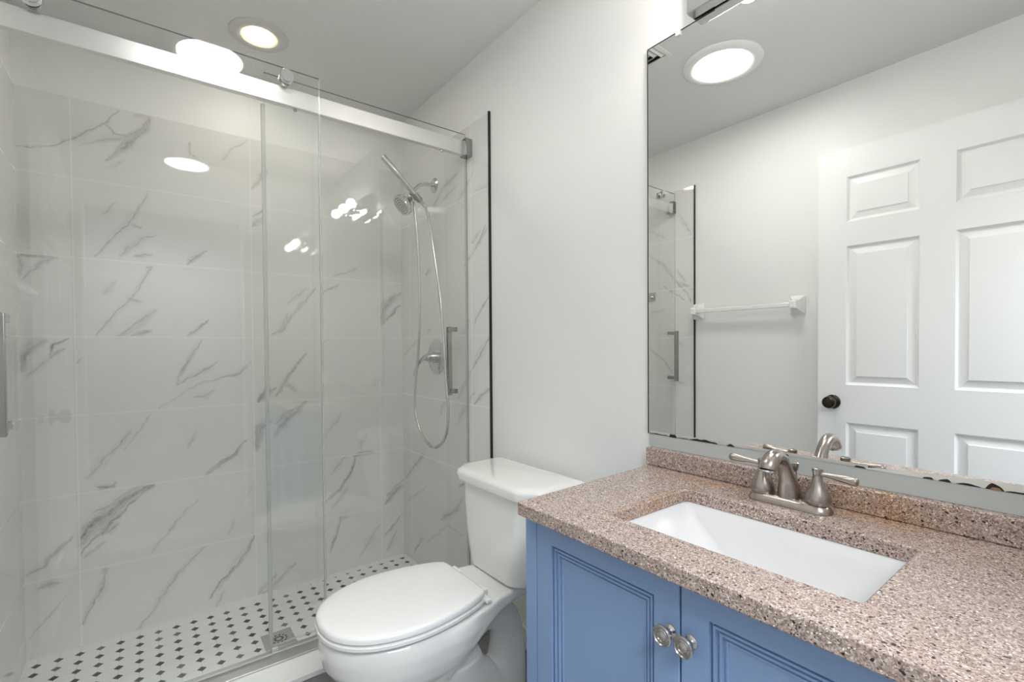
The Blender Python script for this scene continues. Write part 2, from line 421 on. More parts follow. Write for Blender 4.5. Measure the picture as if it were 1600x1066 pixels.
VEINS_SHOWER = [
    (0.0044, 0.6, [(-0.37, 1.895), (-0.32, 1.901), (-0.268, 1.921), (-0.217, 1.963), (-0.157, 2.011), (-0.119, 2.048), (-0.072, 2.112)]),
    (0.0045, 0.5, [(-0.119, 2.048), (-0.099, 2.032), (-0.091, 2.017), (-0.039, 2.018)]),
    (0.0086, 0.3, [(-0.217, 1.961), (-0.149, 2.018)]),
    (0.0091, 0.4, [(-0.145, 1.976), (-0.099, 1.995), (-0.057, 2.004), (-0.012, 2.049), (0.015, 2.085), (0.025, 2.11)]),
    (0.0228, 0.5, [(-0.113, 1.903), (-0.084, 1.932), (-0.057, 1.971), (-0.021, 2.025), (0.015, 2.068), (0.025, 2.105)]),
    (0.0043, 0.3, [(-0.194, 1.94), (-0.133, 1.985)]),
    (0.008, 0.3, [(-0.025, 2.102), (0.025, 2.116)]),
    (0.006, 0.35, [(0.166, 2.038), (0.163, 1.996), (0.19, 1.985)]),
    (0.0063, 0.3, [(0.283, 2.001), (0.332, 2.062), (0.383, 2.105)]),
    (0.0045, 0.25, [(-0.114, 1.87), (-0.058, 1.916)]),
    (0.0181, 0.4, [(0.402, 1.895), (0.461, 1.991)]),
    (0.013, 0.4, [(0.4, 1.762), (0.459, 1.81)]),
    (0.0207, 0.35, [(0.4, 1.724), (0.452, 1.764)]),
    (0.0057, 0.5, [(-0.157, 1.522), (-0.106, 1.588), (-0.053, 1.661), (-0.017, 1.723), (0.02, 1.803)]),
    (0.0136, 0.35, [(-0.049, 1.668), (-0.005, 1.658)]),
    (0.008, 0.45, [(-0.081, 1.536), (-0.037, 1.574), (-0.001, 1.613), (0.036, 1.629)]),
    (0.016, 0.5, [(-0.029, 1.531), (0.025, 1.548)]),
    (0.0055, 0.3, [(-0.129, 1.693), (-0.087, 1.739)]),
    (0.0121, 0.55, [(0.143, 1.52), (0.214, 1.581)]),
    (0.0049, 0.4, [(0.159, 1.551), (0.22, 1.584)]),
    (0.0146, 0.55, [(-0.366, 1.502), (-0.319, 1.504), (-0.26, 1.505)]),
    (0.0121, 0.45, [(-0.364, 1.499), (-0.363, 1.434)]),
    (0.0062, 0.4, [(-0.357, 1.414), (-0.32, 1.463), (-0.29, 1.502)]),
    (0.0083, 0.5, [(-0.327, 1.462), (-0.282, 1.498)]),
    (0.0057, 0.5, [(-0.158, 1.208), (-0.111, 1.275), (-0.054, 1.349), (-0.013, 1.419), (0.02, 1.496)]),
    (0.0092, 0.45, [(-0.086, 1.209), (-0.033, 1.255), (0.031, 1.314)]),
    (0.0161, 0.45, [(-0.043, 1.209), (0.02, 1.233)]),
    (0.0159, 0.3, [(-0.054, 1.36), (-0.014, 1.346)]),
    (0.0066, 0.35, [(-0.134, 1.378), (-0.092, 1.425)]),
    (0.0122, 0.5, [(0.144, 1.211), (0.22, 1.279)]),
    (0.0103, 0.4, [(0.006, 1.489), (0.024, 1.496)]),
    (0.0228, 0.5, [(-0.363, 1.082), (-0.358, 1.132), (-0.332, 1.168), (-0.295, 1.188)]),
    (0.0106, 0.7, [(-0.292, 1.133), (-0.273, 1.178), (-0.234, 1.199)]),
    (0.0105, 0.5, [(-0.289, 1.126), (-0.246, 1.162)]),
    (0.0052, 0.4, [(-0.352, 1.056), (-0.311, 1.101), (-0.281, 1.131)]),
    (0.0186, 0.35, [(-0.354, 1.173), (-0.31, 1.195)]),
    (0.0086, 0.4, [(-0.216, 1.098), (-0.204, 1.121)]),
    (0.006, 0.5, [(0.101, 1.001), (0.117, 1.054), (0.193, 1.19)]),
    (0.0062, 0.55, [(0.106, 1.005), (0.161, 1.034), (0.254, 1.098)]),
    (0.0051, 0.35, [(0.043, 0.906), (0.11, 0.959), (0.175, 0.997), (0.264, 1.024), (0.329, 1.046), (0.391, 1.095)]),
    (0.0102, 0.4, [(0.264, 1.026), (0.329, 1.04), (0.373, 1.07)]),
    (0.0061, 0.45, [(0.159, 0.95), (0.2, 0.947), (0.236, 0.97)]),
    (0.0169, 0.55, [(0.405, 0.908), (0.435, 0.945), (0.459, 0.982)]),
    (0.0079, 0.4, [(-0.187, 0.649), (-0.145, 0.713), (-0.102, 0.762), (-0.058, 0.818)]),
    (0.0046, 0.35, [(-0.077, 0.748), (-0.031, 0.815), (0.006, 0.886)]),
    (0.006, 0.3, [(0.141, 0.724), (0.167, 0.793)]),
    (0.014, 0.55, [(0.2, 0.6), (0.258, 0.647), (0.312, 0.676), (0.363, 0.733)]),
    (0.01, 0.6, [(-0.159, 0.611), (-0.113, 0.608)]),
    (0.0055, 0.5, [(-0.118, 0.598), (-0.109, 0.624)]),
    (0.0391, 0.55, [(-0.215, 0.422), (-0.19, 0.46), (-0.14, 0.492), (-0.089, 0.537), (-0.035, 0.572), (0.01, 0.586)]),
    (0.0115, 0.55, [(-0.212, 0.357), (-0.183, 0.403), (-0.141, 0.437), (-0.098, 0.483), (-0.054, 0.53), (0.01, 0.586)]),
    (0.0055, 0.5, [(-0.173, 0.51), (-0.106, 0.535)]),
    (0.01, 0.8, [(-0.15, 0.426), (-0.124, 0.466), (-0.098, 0.483)]),
    (0.0078, 0.6, [(-0.137, 0.425), (-0.099, 0.449)]),
    (0.0055, 0.4, [(-0.208, 0.345), (-0.142, 0.393)]),
    (0.0219, 0.4, [(-0.215, 0.39), (-0.191, 0.427), (-0.149, 0.461)]),
    (0.006, 0.3, [(0.006, 0.309), (0.053, 0.367), (0.102, 0.427), (0.168, 0.497)]),
    (0.005, 0.3, [(0.285, 0.316), (0.308, 0.387)]),
    (0.0051, 0.25, [(0.354, 0.466), (0.383, 0.518)]),
    (0.026, 0.45, [(0.402, 0.683), (0.409, 0.746), (0.444, 0.801)]),
    (0.0072, 0.5, [(-0.368, 0.319), (-0.324, 0.337), (-0.289, 0.383), (-0.239, 0.43)]),
    (0.0095, 0.5, [(-0.331, 0.261), (-0.308, 0.269), (-0.282, 0.261)]),
    (0.0058, 0.55, [(-0.217, 0.082), (-0.186, 0.141), (-0.161, 0.182), (-0.137, 0.271)]),
    (0.0066, 0.4, [(-0.153, 0.271), (-0.137, 0.279)]),
    (0.0064, 0.45, [(-0.047, -0.005), (0.023, 0.088), (0.089, 0.182), (0.142, 0.24), (0.192, 0.286)]),
    (0.0109, 0.3, [(0.089, 0.182), (0.173, 0.268)]),
    (0.0077, 0.65, [(0.208, 0.045), (0.249, 0.107), (0.306, 0.165), (0.357, 0.219), (0.384, 0.285)]),
    (0.0056, 0.4, [(0.223, -0.002), (0.264, 0.064)]),
    (0.0219, 0.35, [(0.402, 0.006), (0.442, 0.047), (0.478, 0.076)]),
    (0.0071, 0.45, [(0.406, -0.005), (0.45, 0.015), (0.562, 0.103)]),
    (0.004, 0.4, [(-0.358, 0.083), (-0.31, 0.143), (-0.257, 0.213)]),
    (0.0235, 0.4, [(-0.212, 0.403), (-0.175, 0.451), (-0.092, 0.499)]),
    (0.0044, 0.3, [(0.006, 0.308), (0.093, 0.423)]),
    (0.0202, 0.45, [(0.479, 1.217), (0.526, 1.253), (0.547, 1.318)]),
    (0.0119, 0.4, [(0.519, 1.246), (0.616, 1.38), (0.673, 1.45)]),
    (0.0089, 0.35, [(0.547, 1.369), (0.63, 1.447)]),
    (0.0123, 0.4, [(0.701, 1.429), (0.791, 1.481)]),
    (0.0061, 0.3, [(0.691, 1.174), (0.735, 1.199)]),
    (0.0079, 0.3, [(0.762, 1.517), (0.885, 1.567)]),
    (0.0228, 0.6, [(0.409, 0.906), (0.45, 0.948), (0.489, 0.967)]),
    (0.0163, 0.5, [(0.488, 0.924), (0.543, 1.022), (0.626, 1.129)]),
    (0.0205, 0.35, [(0.515, 0.994), (0.582, 0.947)]),
    (0.0369, 0.5, [(0.402, 0.692), (0.416, 0.789), (0.461, 0.812)]),
    (0.0266, 0.5, [(0.479, 0.739), (0.54, 0.819), (0.623, 0.893)]),
    (0.0133, 0.5, [(0.486, 0.795), (0.527, 0.842), (0.609, 0.879)]),
    (0.0142, 0.6, [(0.688, 0.366), (0.778, 0.425), (0.841, 0.508), (0.865, 0.591)]),
    (0.0177, 0.6, [(0.857, 0.592), (0.905, 0.596), (0.963, 0.593)]),
    (0.0078, 0.35, [(0.734, 0.51), (0.81, 0.591)]),
    (0.0078, 0.4, [(0.746, 0.339), (0.824, 0.432)]),
    (0.0124, 0.6, [(0.732, 0.119), (0.76, 0.197), (0.784, 0.284)]),
    (0.0094, 0.4, [(0.783, 0.281), (0.814, 0.277)]),
    (0.0333, 0.5, [(1.017, 1.295), (1.031, 1.377), (1.083, 1.429), (1.128, 1.456)]),
    (0.0133, 0.55, [(1.013, 1.279), (1.083, 1.355), (1.127, 1.39)]),
    (0.0235, 0.65, [(1.027, 0.304), (1.071, 0.354), (1.124, 0.386)]),
    (0.0101, 0.5, [(1.032, 0.345), (1.134, 0.418)]),
    (0.0101, 0.5, [(1.016, 0.126), (1.086, 0.184), (1.126, 0.228)]),
    (0.0083, 0.4, [(1.032, 0.047), (1.086, 0.133)]),
    (0.0081, 0.3, [(0.882, 0.047), (0.991, 0.197)]),
    (0.0062, 0.3, [(0.699, 0.698), (0.798, 0.826)]),
    (0.0064, 0.3, [(0.89, 0.627), (0.923, 0.695)]),
]
VEINS_PLUMBING = [
    (0.0091, 0.3, [(-1.881, 1.813), (-1.828, 1.846), (-1.754, 1.904)]),
    (0.0113, 0.5, [(-1.735, 1.578), (-1.688, 1.62), (-1.653, 1.664)]),
    (0.0076, 0.35, [(-1.763, 1.609), (-1.699, 1.648)]),
    (0.0174, 0.3, [(-1.821, 1.519), (-1.735, 1.578), (-1.643, 1.649)]),
    (0.0112, 0.45, [(-1.751, 1.256), (-1.716, 1.293), (-1.642, 1.363)]),
    (0.01, 0.5, [(-1.767, 1.06), (-1.695, 1.132), (-1.631, 1.194)]),
    (0.0175, 0.5, [(-1.757, 0.903), (-1.697, 0.946), (-1.636, 0.982)]),
    (0.0092, 0.35, [(-1.898, 0.807), (-1.819, 0.897), (-1.756, 0.955)]),
    (0.0066, 0.4, [(-1.839, 1.219), (-1.788, 1.271)]),
    (0.015, 0.4, [(-2.191, 1.23), (-2.152, 1.243)]),
    (0.018, 0.35, [(-2.195, 1.526), (-2.146, 1.542)]),
    (0.011, 0.35, [(-2.472, 1.105), (-2.286, 1.201)]),
    (0.0082, 0.3, [(-2.024, 1.855), (-1.879, 1.887)]),
    (0.0163, 0.3, [(-2.108, 1.846), (-2.017, 1.91), (-1.878, 1.941)]),
    (0.0086, 0.35, [(-2.068, 0.823), (-2.007, 0.894)]),
    (0.0062, 0.3, [(-1.731, 1.827), (-1.636, 1.815)]),
    (0.021, 0.25, [(-1.896, 0.918), (-1.767, 1.06)]),
    (0.0094, 0.5, [(-2.443, 0.437), (-2.357, 0.51), (-2.25, 0.596)]),
    (0.0164, 0.5, [(-2.33, 0.534), (-2.237, 0.601)]),
    (0.0082, 0.5, [(-2.064, 0.312), (-1.912, 0.403), (-1.861, 0.457)]),
    (0.0125, 0.4, [(-2.041, 0.319), (-1.892, 0.408)]),
    (0.0107, 0.45, [(-2.368, 0.042), (-2.313, 0.103), (-2.272, 0.158)]),
    (0.0082, 0.4, [(-2.299, 0.138), (-2.247, 0.16)]),
    (0.0058, 0.3, [(-2.446, 0.311), (-2.203, 0.442)]),
    (0.0051, 0.3, [(-2.209, 0.149), (-1.997, 0.304), (-1.854, 0.294)]),
]
VEINS_END = [
    (0.0136, 0.5, [(-1.949, 1.744), (-1.846, 1.676), (-1.767, 1.572), (-1.673, 1.47), (-1.646, 1.419)]),
    (0.0119, 0.4, [(-1.95, 1.132), (-1.847, 1.071), (-1.778, 0.987)]),
    (0.0203, 0.45, [(-1.729, 1.542), (-1.646, 1.5)]),
    (0.0119, 0.3, [(-1.948, 1.911), (-1.825, 1.836)]),
    (0.0169, 0.35, [(-1.748, 1.62), (-1.682, 1.545)]),
    (0.0085, 0.3, [(-1.728, 1.959), (-1.649, 1.836)]),
    (0.0102, 0.35, [(-1.846, 1.538), (-1.691, 1.439)]),
    (0.0136, 0.3, [(-1.945, 1.372), (-1.826, 1.39)]),
    (0.0102, 0.35, [(-1.797, 0.935), (-1.692, 0.923)]),
    (0.0085, 0.3, [(-1.826, 1.227), (-1.71, 1.157)]),
]

# ================================================================ THE ROOM
XH = 1.85
struct(MB().box(XT - 0.02, XH, -1.6, 1.9, -0.10, 0.0).build('floor', M_FLOOR))
struct(MB().box(XL - 0.1, XT - 0.02, YF - 0.1, YB + 0.1, -0.10, 0.0).build('floor_shower', M_MOSAIC))
struct(MB().box(XL - 0.1, XH + 0.1, -1.7, 2.0, ZC, ZC + 0.1).build('ceiling', M_CEIL))
struct(MB().box(XL - 0.13, XL - 0.007, YF - 0.1, YB + 0.1, 0, ZC).build('wall_left', M_WALL))
struct(MB().box(XL - 0.007, XR + 0.12, YB, YB + 0.12, 0, ZC).build('wall_back', M_WALL))
struct(MB().box(XL - 0.007, XR + 0.12, YF - 0.126, YF - 0.006, 0, ZC).build('wall_front', M_WALL))
# right wall with the open doorway to the hall
w = MB(); w.box(XR, XR + 0.12, YF - 0.006, -0.30, 0, ZC); w.box(XR, XR + 0.12, 0.56, YB, 0, ZC); w.box(XR, XR + 0.12, -0.30, 0.56, 2.06, ZC)
struct(w.build('wall_right', M_WALL))
t_ = MB()
for x0, x1 in ((XR - 0.014, XR), (XR + 0.12, XR + 0.134)):
    t_.box(x0, x1, -0.36, -0.29, 0, 2.12); t_.box(x0, x1, 0.55, 0.62, 0, 2.12); t_.box(x0, x1, -0.29, 0.55, 2.05, 2.12)
struct(t_.build('trim_1', M_DOOR, bevel=0.003))
# hall beyond
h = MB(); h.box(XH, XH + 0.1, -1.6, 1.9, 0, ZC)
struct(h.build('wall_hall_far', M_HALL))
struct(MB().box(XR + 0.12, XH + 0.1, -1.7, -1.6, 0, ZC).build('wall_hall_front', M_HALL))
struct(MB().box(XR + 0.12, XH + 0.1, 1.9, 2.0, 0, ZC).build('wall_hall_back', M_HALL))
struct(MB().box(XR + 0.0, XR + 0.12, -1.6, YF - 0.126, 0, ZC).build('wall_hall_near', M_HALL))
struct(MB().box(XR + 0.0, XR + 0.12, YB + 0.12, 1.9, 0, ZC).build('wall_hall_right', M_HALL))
# ---- marble wall tiles: dense faces carrying a vein field and the grout joints
ROW0, ROW = 0.290, 0.305
def hash2(ix, iy, s):
    v = np.sin(ix * 127.1 + iy * 311.7 + s * 74.7) * 43758.5453
    return v - np.floor(v)
def vnoise(u, v, s):
    iu, iv = np.floor(u), np.floor(v); fu, fv = u - iu, v - iv
    fu = fu * fu * (3 - 2 * fu); fv = fv * fv * (3 - 2 * fv)
    a, b, c, d = hash2(iu, iv, s), hash2(iu + 1, iv, s), hash2(iu, iv + 1, s), hash2(iu + 1, iv + 1, s)
    return (a * (1 - fu) + b * fu) * (1 - fv) + (c * (1 - fu) + d * fu) * fv
def fbm(u, v, s):
    return 0.5 * vnoise(u, v, s) + 0.3 * vnoise(u * 2.1, v * 2.1, s + 1) + 0.2 * vnoise(u * 4.3, v * 4.3, s + 2)
def vein_field(U, V, strokes, seed):
    # warp so that every stroke wanders like stone veining
    Uw = U + (fbm(U * 35, V * 35, seed) - 0.5) * 0.018
    Vw = V + (fbm(U * 35 + 9, V * 35 + 4, seed + 5) - 0.5) * 0.018
    T = np.zeros_like(U)
    streak = {}
    for k, (w, s, pts) in enumerate(strokes):
        lo_u = min(p[0] for p in pts) - 3 * w - .02; hi_u = max(p[0] for p in pts) + 3 * w + .02
        lo_v = min(p[1] for p in pts) - 3 * w - .02; hi_v = max(p[1] for p in pts) + 3 * w + .02
        m = (U > lo_u) & (U < hi_u) & (V > lo_v) & (V < hi_v)
        if not m.any(): continue
        u, v = Uw[m], Vw[m]; best = np.full(u.shape, 9.0); par = np.zeros_like(u); side = np.zeros_like(u)
        L = [0.0]
        for a, b in zip(pts, pts[1:]): L.append(L[-1] + math.hypot(b[0] - a[0], b[1] - a[1]))
        for i, (a, b) in enumerate(zip(pts, pts[1:])):
            dx, dy = b[0] - a[0], b[1] - a[1]; l2 = dx * dx + dy * dy + 1e-9
            t = np.clip(((u - a[0]) * dx + (v - a[1]) * dy) / l2, 0, 1)
            d = np.hypot(u - a[0] - t * dx, v - a[1] - t * dy)
            sd = ((u - a[0]) * dy - (v - a[1]) * dx) / math.sqrt(l2)
            c = d < best; best = np.where(c, d, best); par = np.where(c, L[i] + t * (L[i + 1] - L[i]), par); side = np.where(c, sd, side)
        q = par / L[-1]
        taper = 0.35 + 0.65 * np.sin(np.pi * np.clip(q, 0.02, 0.98)) ** 0.7
        hw = max(w * 0.62, 0.0021) * taper
        g = np.exp(-(best / hw) ** 2)
        if w > 0.010:   # broad smudge: streaks running along it
            st = vnoise(side * 260 + 3 * k, par * 22, seed + k)
            st2 = fbm(u * 60, v * 60, seed + 3 * k)
            g = g * (0.25 + 0.9 * st * (0.5 + st2))
        else:
            halo = np.exp(-(best / (hw * 3.4)) ** 2) * vnoise(side * 210 + 5 * k, par * 16, seed + k) ** 1.5 * 0.75 * min(1.0, w / 0.006)
            g = np.maximum(g * (0.35 + 0.9 * fbm(u * 45, v * 45, seed + k)), halo)
        T[m] = np.maximum(T[m], g * s * 1.2)
    return T
def tile_panel(name, origin, du, u0, u1, thick_dir, joints, strokes, seed, step=0.004, ztop=7):
    """origin + du*u + z ; one closed slab: dense face, thin sides"""
    z1 = ROW0 + (ztop - 1) * ROW
    nu, nv = int((u1 - u0) / step) + 1, int(z1 / step) + 1
    us, vs = np.linspace(u0, u1, nu), np.linspace(0, z1, nv)
    U, V = np.meshgrid(us, vs)
    vein = vein_field(U, V, strokes, seed)
    # faint hairline veins with their own random course in each tile
    g = np.zeros_like(U)
    for j in joints: g = np.maximum(g, np.exp(-((U - j) / 0.0022) ** 2))
    for k in range(0, ztop - 1): g = np.maximum(g, np.exp(-((V - ROW0 - k * ROW) / 0.0022) ** 2))
    co = np.empty((nu * nv, 3)); o = np.array(origin); d = np.array(du)
    co[:] = o + U.reshape(-1, 1) * d; co[:, 2] += V.reshape(-1)
    i, j = np.meshgrid(np.arange(nu - 1), np.arange(nv - 1)); a = (j * nu + i).reshape(-1)
    quads = np.stack([a, a + 1, a + 1 + nu, a + nu], 1)
    nq = len(quads); base = nu * nv
    n = np.array(thick_dir) * 0.0085
    # back corners close the slab
    cs = [0, nu - 1, nu * nv - 1, nu * (nv - 1)]
    back = co[cs] + n
    allco = np.vstack([co, back])
    sides = []
    sides.append([cs[1], cs[0], base, base + 1]); sides.append([cs[2], cs[1], base + 1, base + 2])
    sides.append([cs[3], cs[2], base + 2, base + 3]); sides.append([cs[0], cs[3], base + 3, base])
    sides.append([base + 3, base + 2, base + 1, base])
    q = np.vstack([quads, np.array(sides)])
    fn = np.cross(co[1] - co[0], co[nu] - co[0])
    if np.dot(fn, n) > 0: q = q[:, ::-1]
    me = bpy.data.meshes.new(name)
    me.vertices.add(len(allco)); me.vertices.foreach_set('co', allco.reshape(-1))
    me.loops.add(q.size); me.loops.foreach_set('vertex_index', np.ascontiguousarray(q.reshape(-1)).astype(np.int32))
    me.polygons.add(len(q)); me.polygons.foreach_set('loop_start', np.arange(0, q.size, 4, dtype=np.int32))
    me.update(calc_edges=True); me.validate()
    for an, arr in (('vein', vein), ('grout', g)):
        at = me.attributes.new(an, 'FLOAT', 'POINT')
        at.data.foreach_set('value', np.concatenate([arr.reshape(-1), np.zeros(4)]).astype(np.float32))
    me.materials.append(M_TILE)
    ob = bpy.data.objects.new(name, me); COL.objects.link(ob); struct(ob)
    return ob
tile_panel('wall_left_tile', (XL, 0, 0), (0, 1, 0), YF, YT, (-1, 0, 0), (-0.217, 0.393, 1.003), VEINS_SHOWER, 3, 0.003)
tile_panel('wall_back_tile', (0, YT, 0), (1, 0, 0), XL, XT, (0, 1, 0), (-2.38, -1.77), VEINS_PLUMBING, 11, 0.0045)
tile_panel('wall_front_tile', (0, YF, 0), (1, 0, 0), XL, XT, (0, -1, 0), (-2.38, -1.77), VEINS_END, 23, 0.005)
ZT = ROW0 + 6 * ROW
# black edge trim closing the tile
struct(MB().box(XT, XT + 0.0065, YT - 0.0035, YB, 0.0, ZT + 0.002).build('trim_2', M_BLACK))
struct(MB().box(XT, XT + 0.0065, YF - 0.006, YF + 0.0035, 0.0, ZT + 0.002).build('trim_3', M_BLACK))
# curb: tiled upstand and white sill slab
c_ = MB(); c_.box(-1.79, -1.615, YF, YT, 0, 0.095)
struct(c_.build('trim_4', simple('curb_tile', (0.36, 0.36, 0.35), 0.3)))
struct(MB().box(-1.80, -1.598, YF + 0.0005, YT - 0.0005, 0.095, 0.115).build('trim_5', M_SILL, bevel=0.003))
# baseboard on the vanity wall behind the toilet
struct(MB().box(XT + 0.008, -0.83, YB - 0.012, YB, 0, 0.085).build('baseboard_back', M_DOOR, bevel=0.003))
struct(MB().box(XT + 0.008, -0.95, YF - 0.006, YF + 0.006, 0, 0.085).build('baseboard_front', M_DOOR, bevel=0.003))

# ---- shower drain
dr = empty('shower_drain', (-2.055, 0.40, 0.0))
MB().box(-2.115, -1.995, 0.345, 0.455, 0.0005, 0.004).build('drain_plate', M_TRACK, dr, bevel=0.001)
g_ = MB()
for a in range(12):
    an = a * math.pi / 6
    for r in (0.014, 0.028):
        g_.lathe((-2.055 + r * math.cos(an + r * 9), 0.40 + r * math.sin(an + r * 9), 0.004), (0, 0, 1), [(0, 0.0042), (0.0006, 0.0042)], 10)
g_.build('drain_hole', M_DARK, dr)
tag(dr, 'square steel drain plate set in the diamond mosaic shower floor', 'drain')

# ================================================================ SHOWER DOORS
def pane(name, x0, x1, y0, y1, z0, z1, parent):
    b = MB(); b.box(x0, x1, y0, y1, z0, z1)
    b.mi = [1, 2, 1, 0, 1, 0]
    o = b.build(name, [M_GLASS, M_GEDGE, M_GTOP], parent, smooth=0)
    return o
XO, XI = -1.752, -1.800      # outer and inner pane (front faces)
def roller(parent, y, x):
    r = MB().lathe((x - 0.028, y, 2.068), (1, 0, 0), [(0, 0.018), (0.014, 0.018), (0.014, 0.009), (0.028, 0.009)], 32).build('roller_wheel', M_DCHROME, parent)
    MB().lathe((x, y, 2.068), (1, 0, 0), [(0, 0.022), (0.016, 0.022), (0.019, 0.020), (0.019, 0.0)], 32).build('roller_cap', M_CHROME, r)
def pull(parent, y, xf, s):
    """bar pull on the face xf, standing off in direction s"""
    h = empty('pull_handle'); h.parent = parent; h['_o'] = parent['_o']
    a, b = sorted((xf + s * 0.048, xf + s * 0.068))
    MB().box(a, b, y - 0.009, y + 0.009, 0.940, 1.245).build('bar', M_HANDLE, h, bevel=0.0015)
    a, b = sorted((xf, xf + s * 0.050))
    for z in (0.952, 1.222):
        MB().box(a, b, y - 0.009, y + 0.009, z, z + 0.020).build('mount', M_DCHROME, h, bevel=0.001)
od = empty('sliding_shower_door', (XO, 0.07, 0.127))
pane('glass_pane', XO - 0.008, XO, -0.362, 0.497, 0.127, 2.099, od)
MB().box(XO - 0.0095, XO + 0.0015, 0.4925, 0.4995, 0.128, 1.975).build('edge_seal', M_SEAL, od, bevel=0.0015)
roller(od, 0.390, XO); roller(od, -0.224, XO)
pull(od, -0.284, XO, 1)
tag(od, 'outer frameless glass sliding door hung on chrome rollers in front of the rail', 'shower door')
idr = empty('glass_shower_panel', (XI, 0.73, 0.127))
pane('glass_pane', XI - 0.008, XI, 0.329, 1.128, 0.127, 2.088, idr)
MB().box(XI - 0.0095, XI + 0.0015, 0.3200, 0.3320, 0.128, 1.98).build('edge_seal', M_SEAL, idr, bevel=0.002)
pull(idr, 1.075, XI - 0.008, -1)
tag(idr, 'inner clear glass shower panel behind the rail, next to the shower valve wall', 'shower panel')
rail = empty('shower_door_rail', (XI + 0.015, 0.38, 1.985))
MB().box(-1.797, -1.773, YF + 0.03, YT - 0.032, 1.985, 2.046).build('rail_bar', M_ALU, rail, bevel=0.002)
for y0, y1 in ((YT - 0.034, YT), (YF, YF + 0.034)):
    MB().box(-1.800, -1.752, y0, y1, 1.978, 2.052).build('wall_bracket', M_DCHROME, rail, bevel=0.002)
for y in (0.425, 1.000):
    MB().lathe((-1.785, y, 1.985), (0, 0, -1), [(0, 0.0055), (0.007, 0.0055), (0.008, 0.004)], 16).build('stop_screw', M_DCHROME, rail)
tag(rail, 'long satin aluminium rail carrying the sliding shower doors', 'rail')
tr = empty('shower_door_track', (-1.745, 0.38, 0.115))
MB().box(-1.788, -1.706, YF + 0.001, YT - 0.001, 0.1155, 0.1215).build('track_channel', M_TRACK, tr, bevel=0.0015)
MB().box(-1.774, -1.762, 0.320, 0.342, 0.1215, 0.142).build('door_guide', M_TRACK, tr, bevel=0.002)
tag(tr, 'low grey metal track on the white shower curb under the glass doors', 'track')
sl = MB().box(XI - 0.012, XI + 0.004, 1.1285, YT, 0.127, 1.978).build('glass_wall_seal', M_SEAL)
sl.parent = idr; sl.location = -Vector(idr['_o'])

# ================================================================ SHOWER FITTINGS
sh = empty('shower_head_set', (-2.095, YT, 1.946))
MB().lathe((-2.095, YT, 1.946), (0, -1, 0), [(0, 0.036), (0.003, 0.036), (0.010, 0.026), (0.014, 0.012)], 32).build('flange', M_STEEL, sh)
MB().tube([(-2.095, YT - 0.002, 1.946), (-2.095, 1.085, 1.944), (-2.093, 1.050, 1.930), (-2.088, 1.022, 1.900), (-2.082, 1.008, 1.875)], 0.0095, 16).build('shower_arm', M_STEEL, sh)
hb = MB(); hb.lathe((-2.084, 1.012, 1.884), (0.05, -0.42, -0.9), [(0, 0.012), (0.006, 0.016), (0.034, 0.016), (0.040, 0.012)], 24)
hb.lathe((-2.080, 1.004, 1.862), (1, -0.1, -0.25), [(0, 0.012), (0.030, 0.012), (0.045, 0.015)], 20)
hb.build('diverter_bracket', M_DCHROME, sh)
hd = MB().lathe((-2.076, 0.998, 1.850), (0.02, -0.78, -0.62), [(0, 0.010), (0.010, 0.014), (0.018, 0.017), (0.030, 0.034), (0.044, 0.049), (0.056, 0.052), (0.064, 0.050), (0.065, 0.0)], 36).build('shower_head', M_STEEL, sh)
noz = MB(); ax = Vector((0.02, -0.78, -0.62)).normalized(); c0 = Vector((-2.076, 0.998, 1.850)) + ax * 0.0655
u_ = ax.cross(Vector((1, 0, 0))).normalized(); w_ = ax.cross(u_)
for r, n in ((0.008, 6), (0.018, 12), (0.028, 18), (0.038, 24)):
    for k in range(n):
        a = 2 * math.pi * k / n
        noz.lathe(c0 + u_ * r * math.cos(a) + w_ * r * math.sin(a), ax, [(0, 0.0019), (0.0015, 0.0015)], 6)
noz.build('nozzle_face', M_DARK, hd)
tag(sh, 'satin steel shower arm with round shower head and diverter', 'shower head')
hw_ = empty('hand_shower', (-2.03, 1.03, 1.83))
wl, wt = Vector((-2.030, 1.040, 1.822)), Vector((-2.030, 0.842, 2.000))
ax = (wt - wl).normalized()
Lw = (wt - wl).length
MB().lathe(wl, ax, [(0, 0.0075), (0.006, 0.0095), (0.030, 0.011), (Lw - 0.11, 0.0125), (Lw - 0.10, 0.014), (Lw - 0.004, 0.014), (Lw, 0.012)], 28).build('wand', M_STEEL, hw_)
MB().lathe(wl + ax * 0.02, ax, [(0, 0.0135), (0.002, 0.0155), (0.038, 0.0155), (0.040, 0.0135)], 28).build('holder_ring', M_DCHROME, hw_)
MB().lathe(wl - ax * 0.016, ax, [(0, 0.007), (0.002, 0.0095), (0.017, 0.0095)], 20).build('hose_nut', M_CHROME, hw_)
hp = [(-2.030, 1.050, 1.812), (-2.010, 1.056, 1.755), (-1.965, 1.056, 1.60), (-1.915, 1.056, 1.40), (-1.885, 1.056, 1.22), (-1.865, 1.056, 1.02), (-1.845, 1.056, 0.86), (-1.870, 1.054, 0.755), (-1.940, 1.053, 0.700), (-2.010, 1.052, 0.693),
      (-2.090, 1.050, 0.735), (-2.150, 1.047, 0.83), (-2.148, 1.045, 0.94), (-2.118, 1.043, 1.08), (-2.085, 1.04, 1.25), (-2.072, 1.035, 1.45), (-2.066, 1.025, 1.65), (-2.064, 1.012, 1.78), (-2.062, 1.003, 1.845)]
Ph, _ = catmull([Vector(p) for p in hp], [0] * len(hp), 40)
hm = MB(); hm.tube(Ph, [0.0066 if i % 2 else 0.0055 for i in range(len(Ph))], 12, sub=1)
hm.build('hose', M_STEEL, hw_, smooth=60)
tag(hw_, 'slim wand hand shower held above a long looping steel hose', 'hand shower')
va = empty('shower_valve', (-2.085, YT, 1.107))
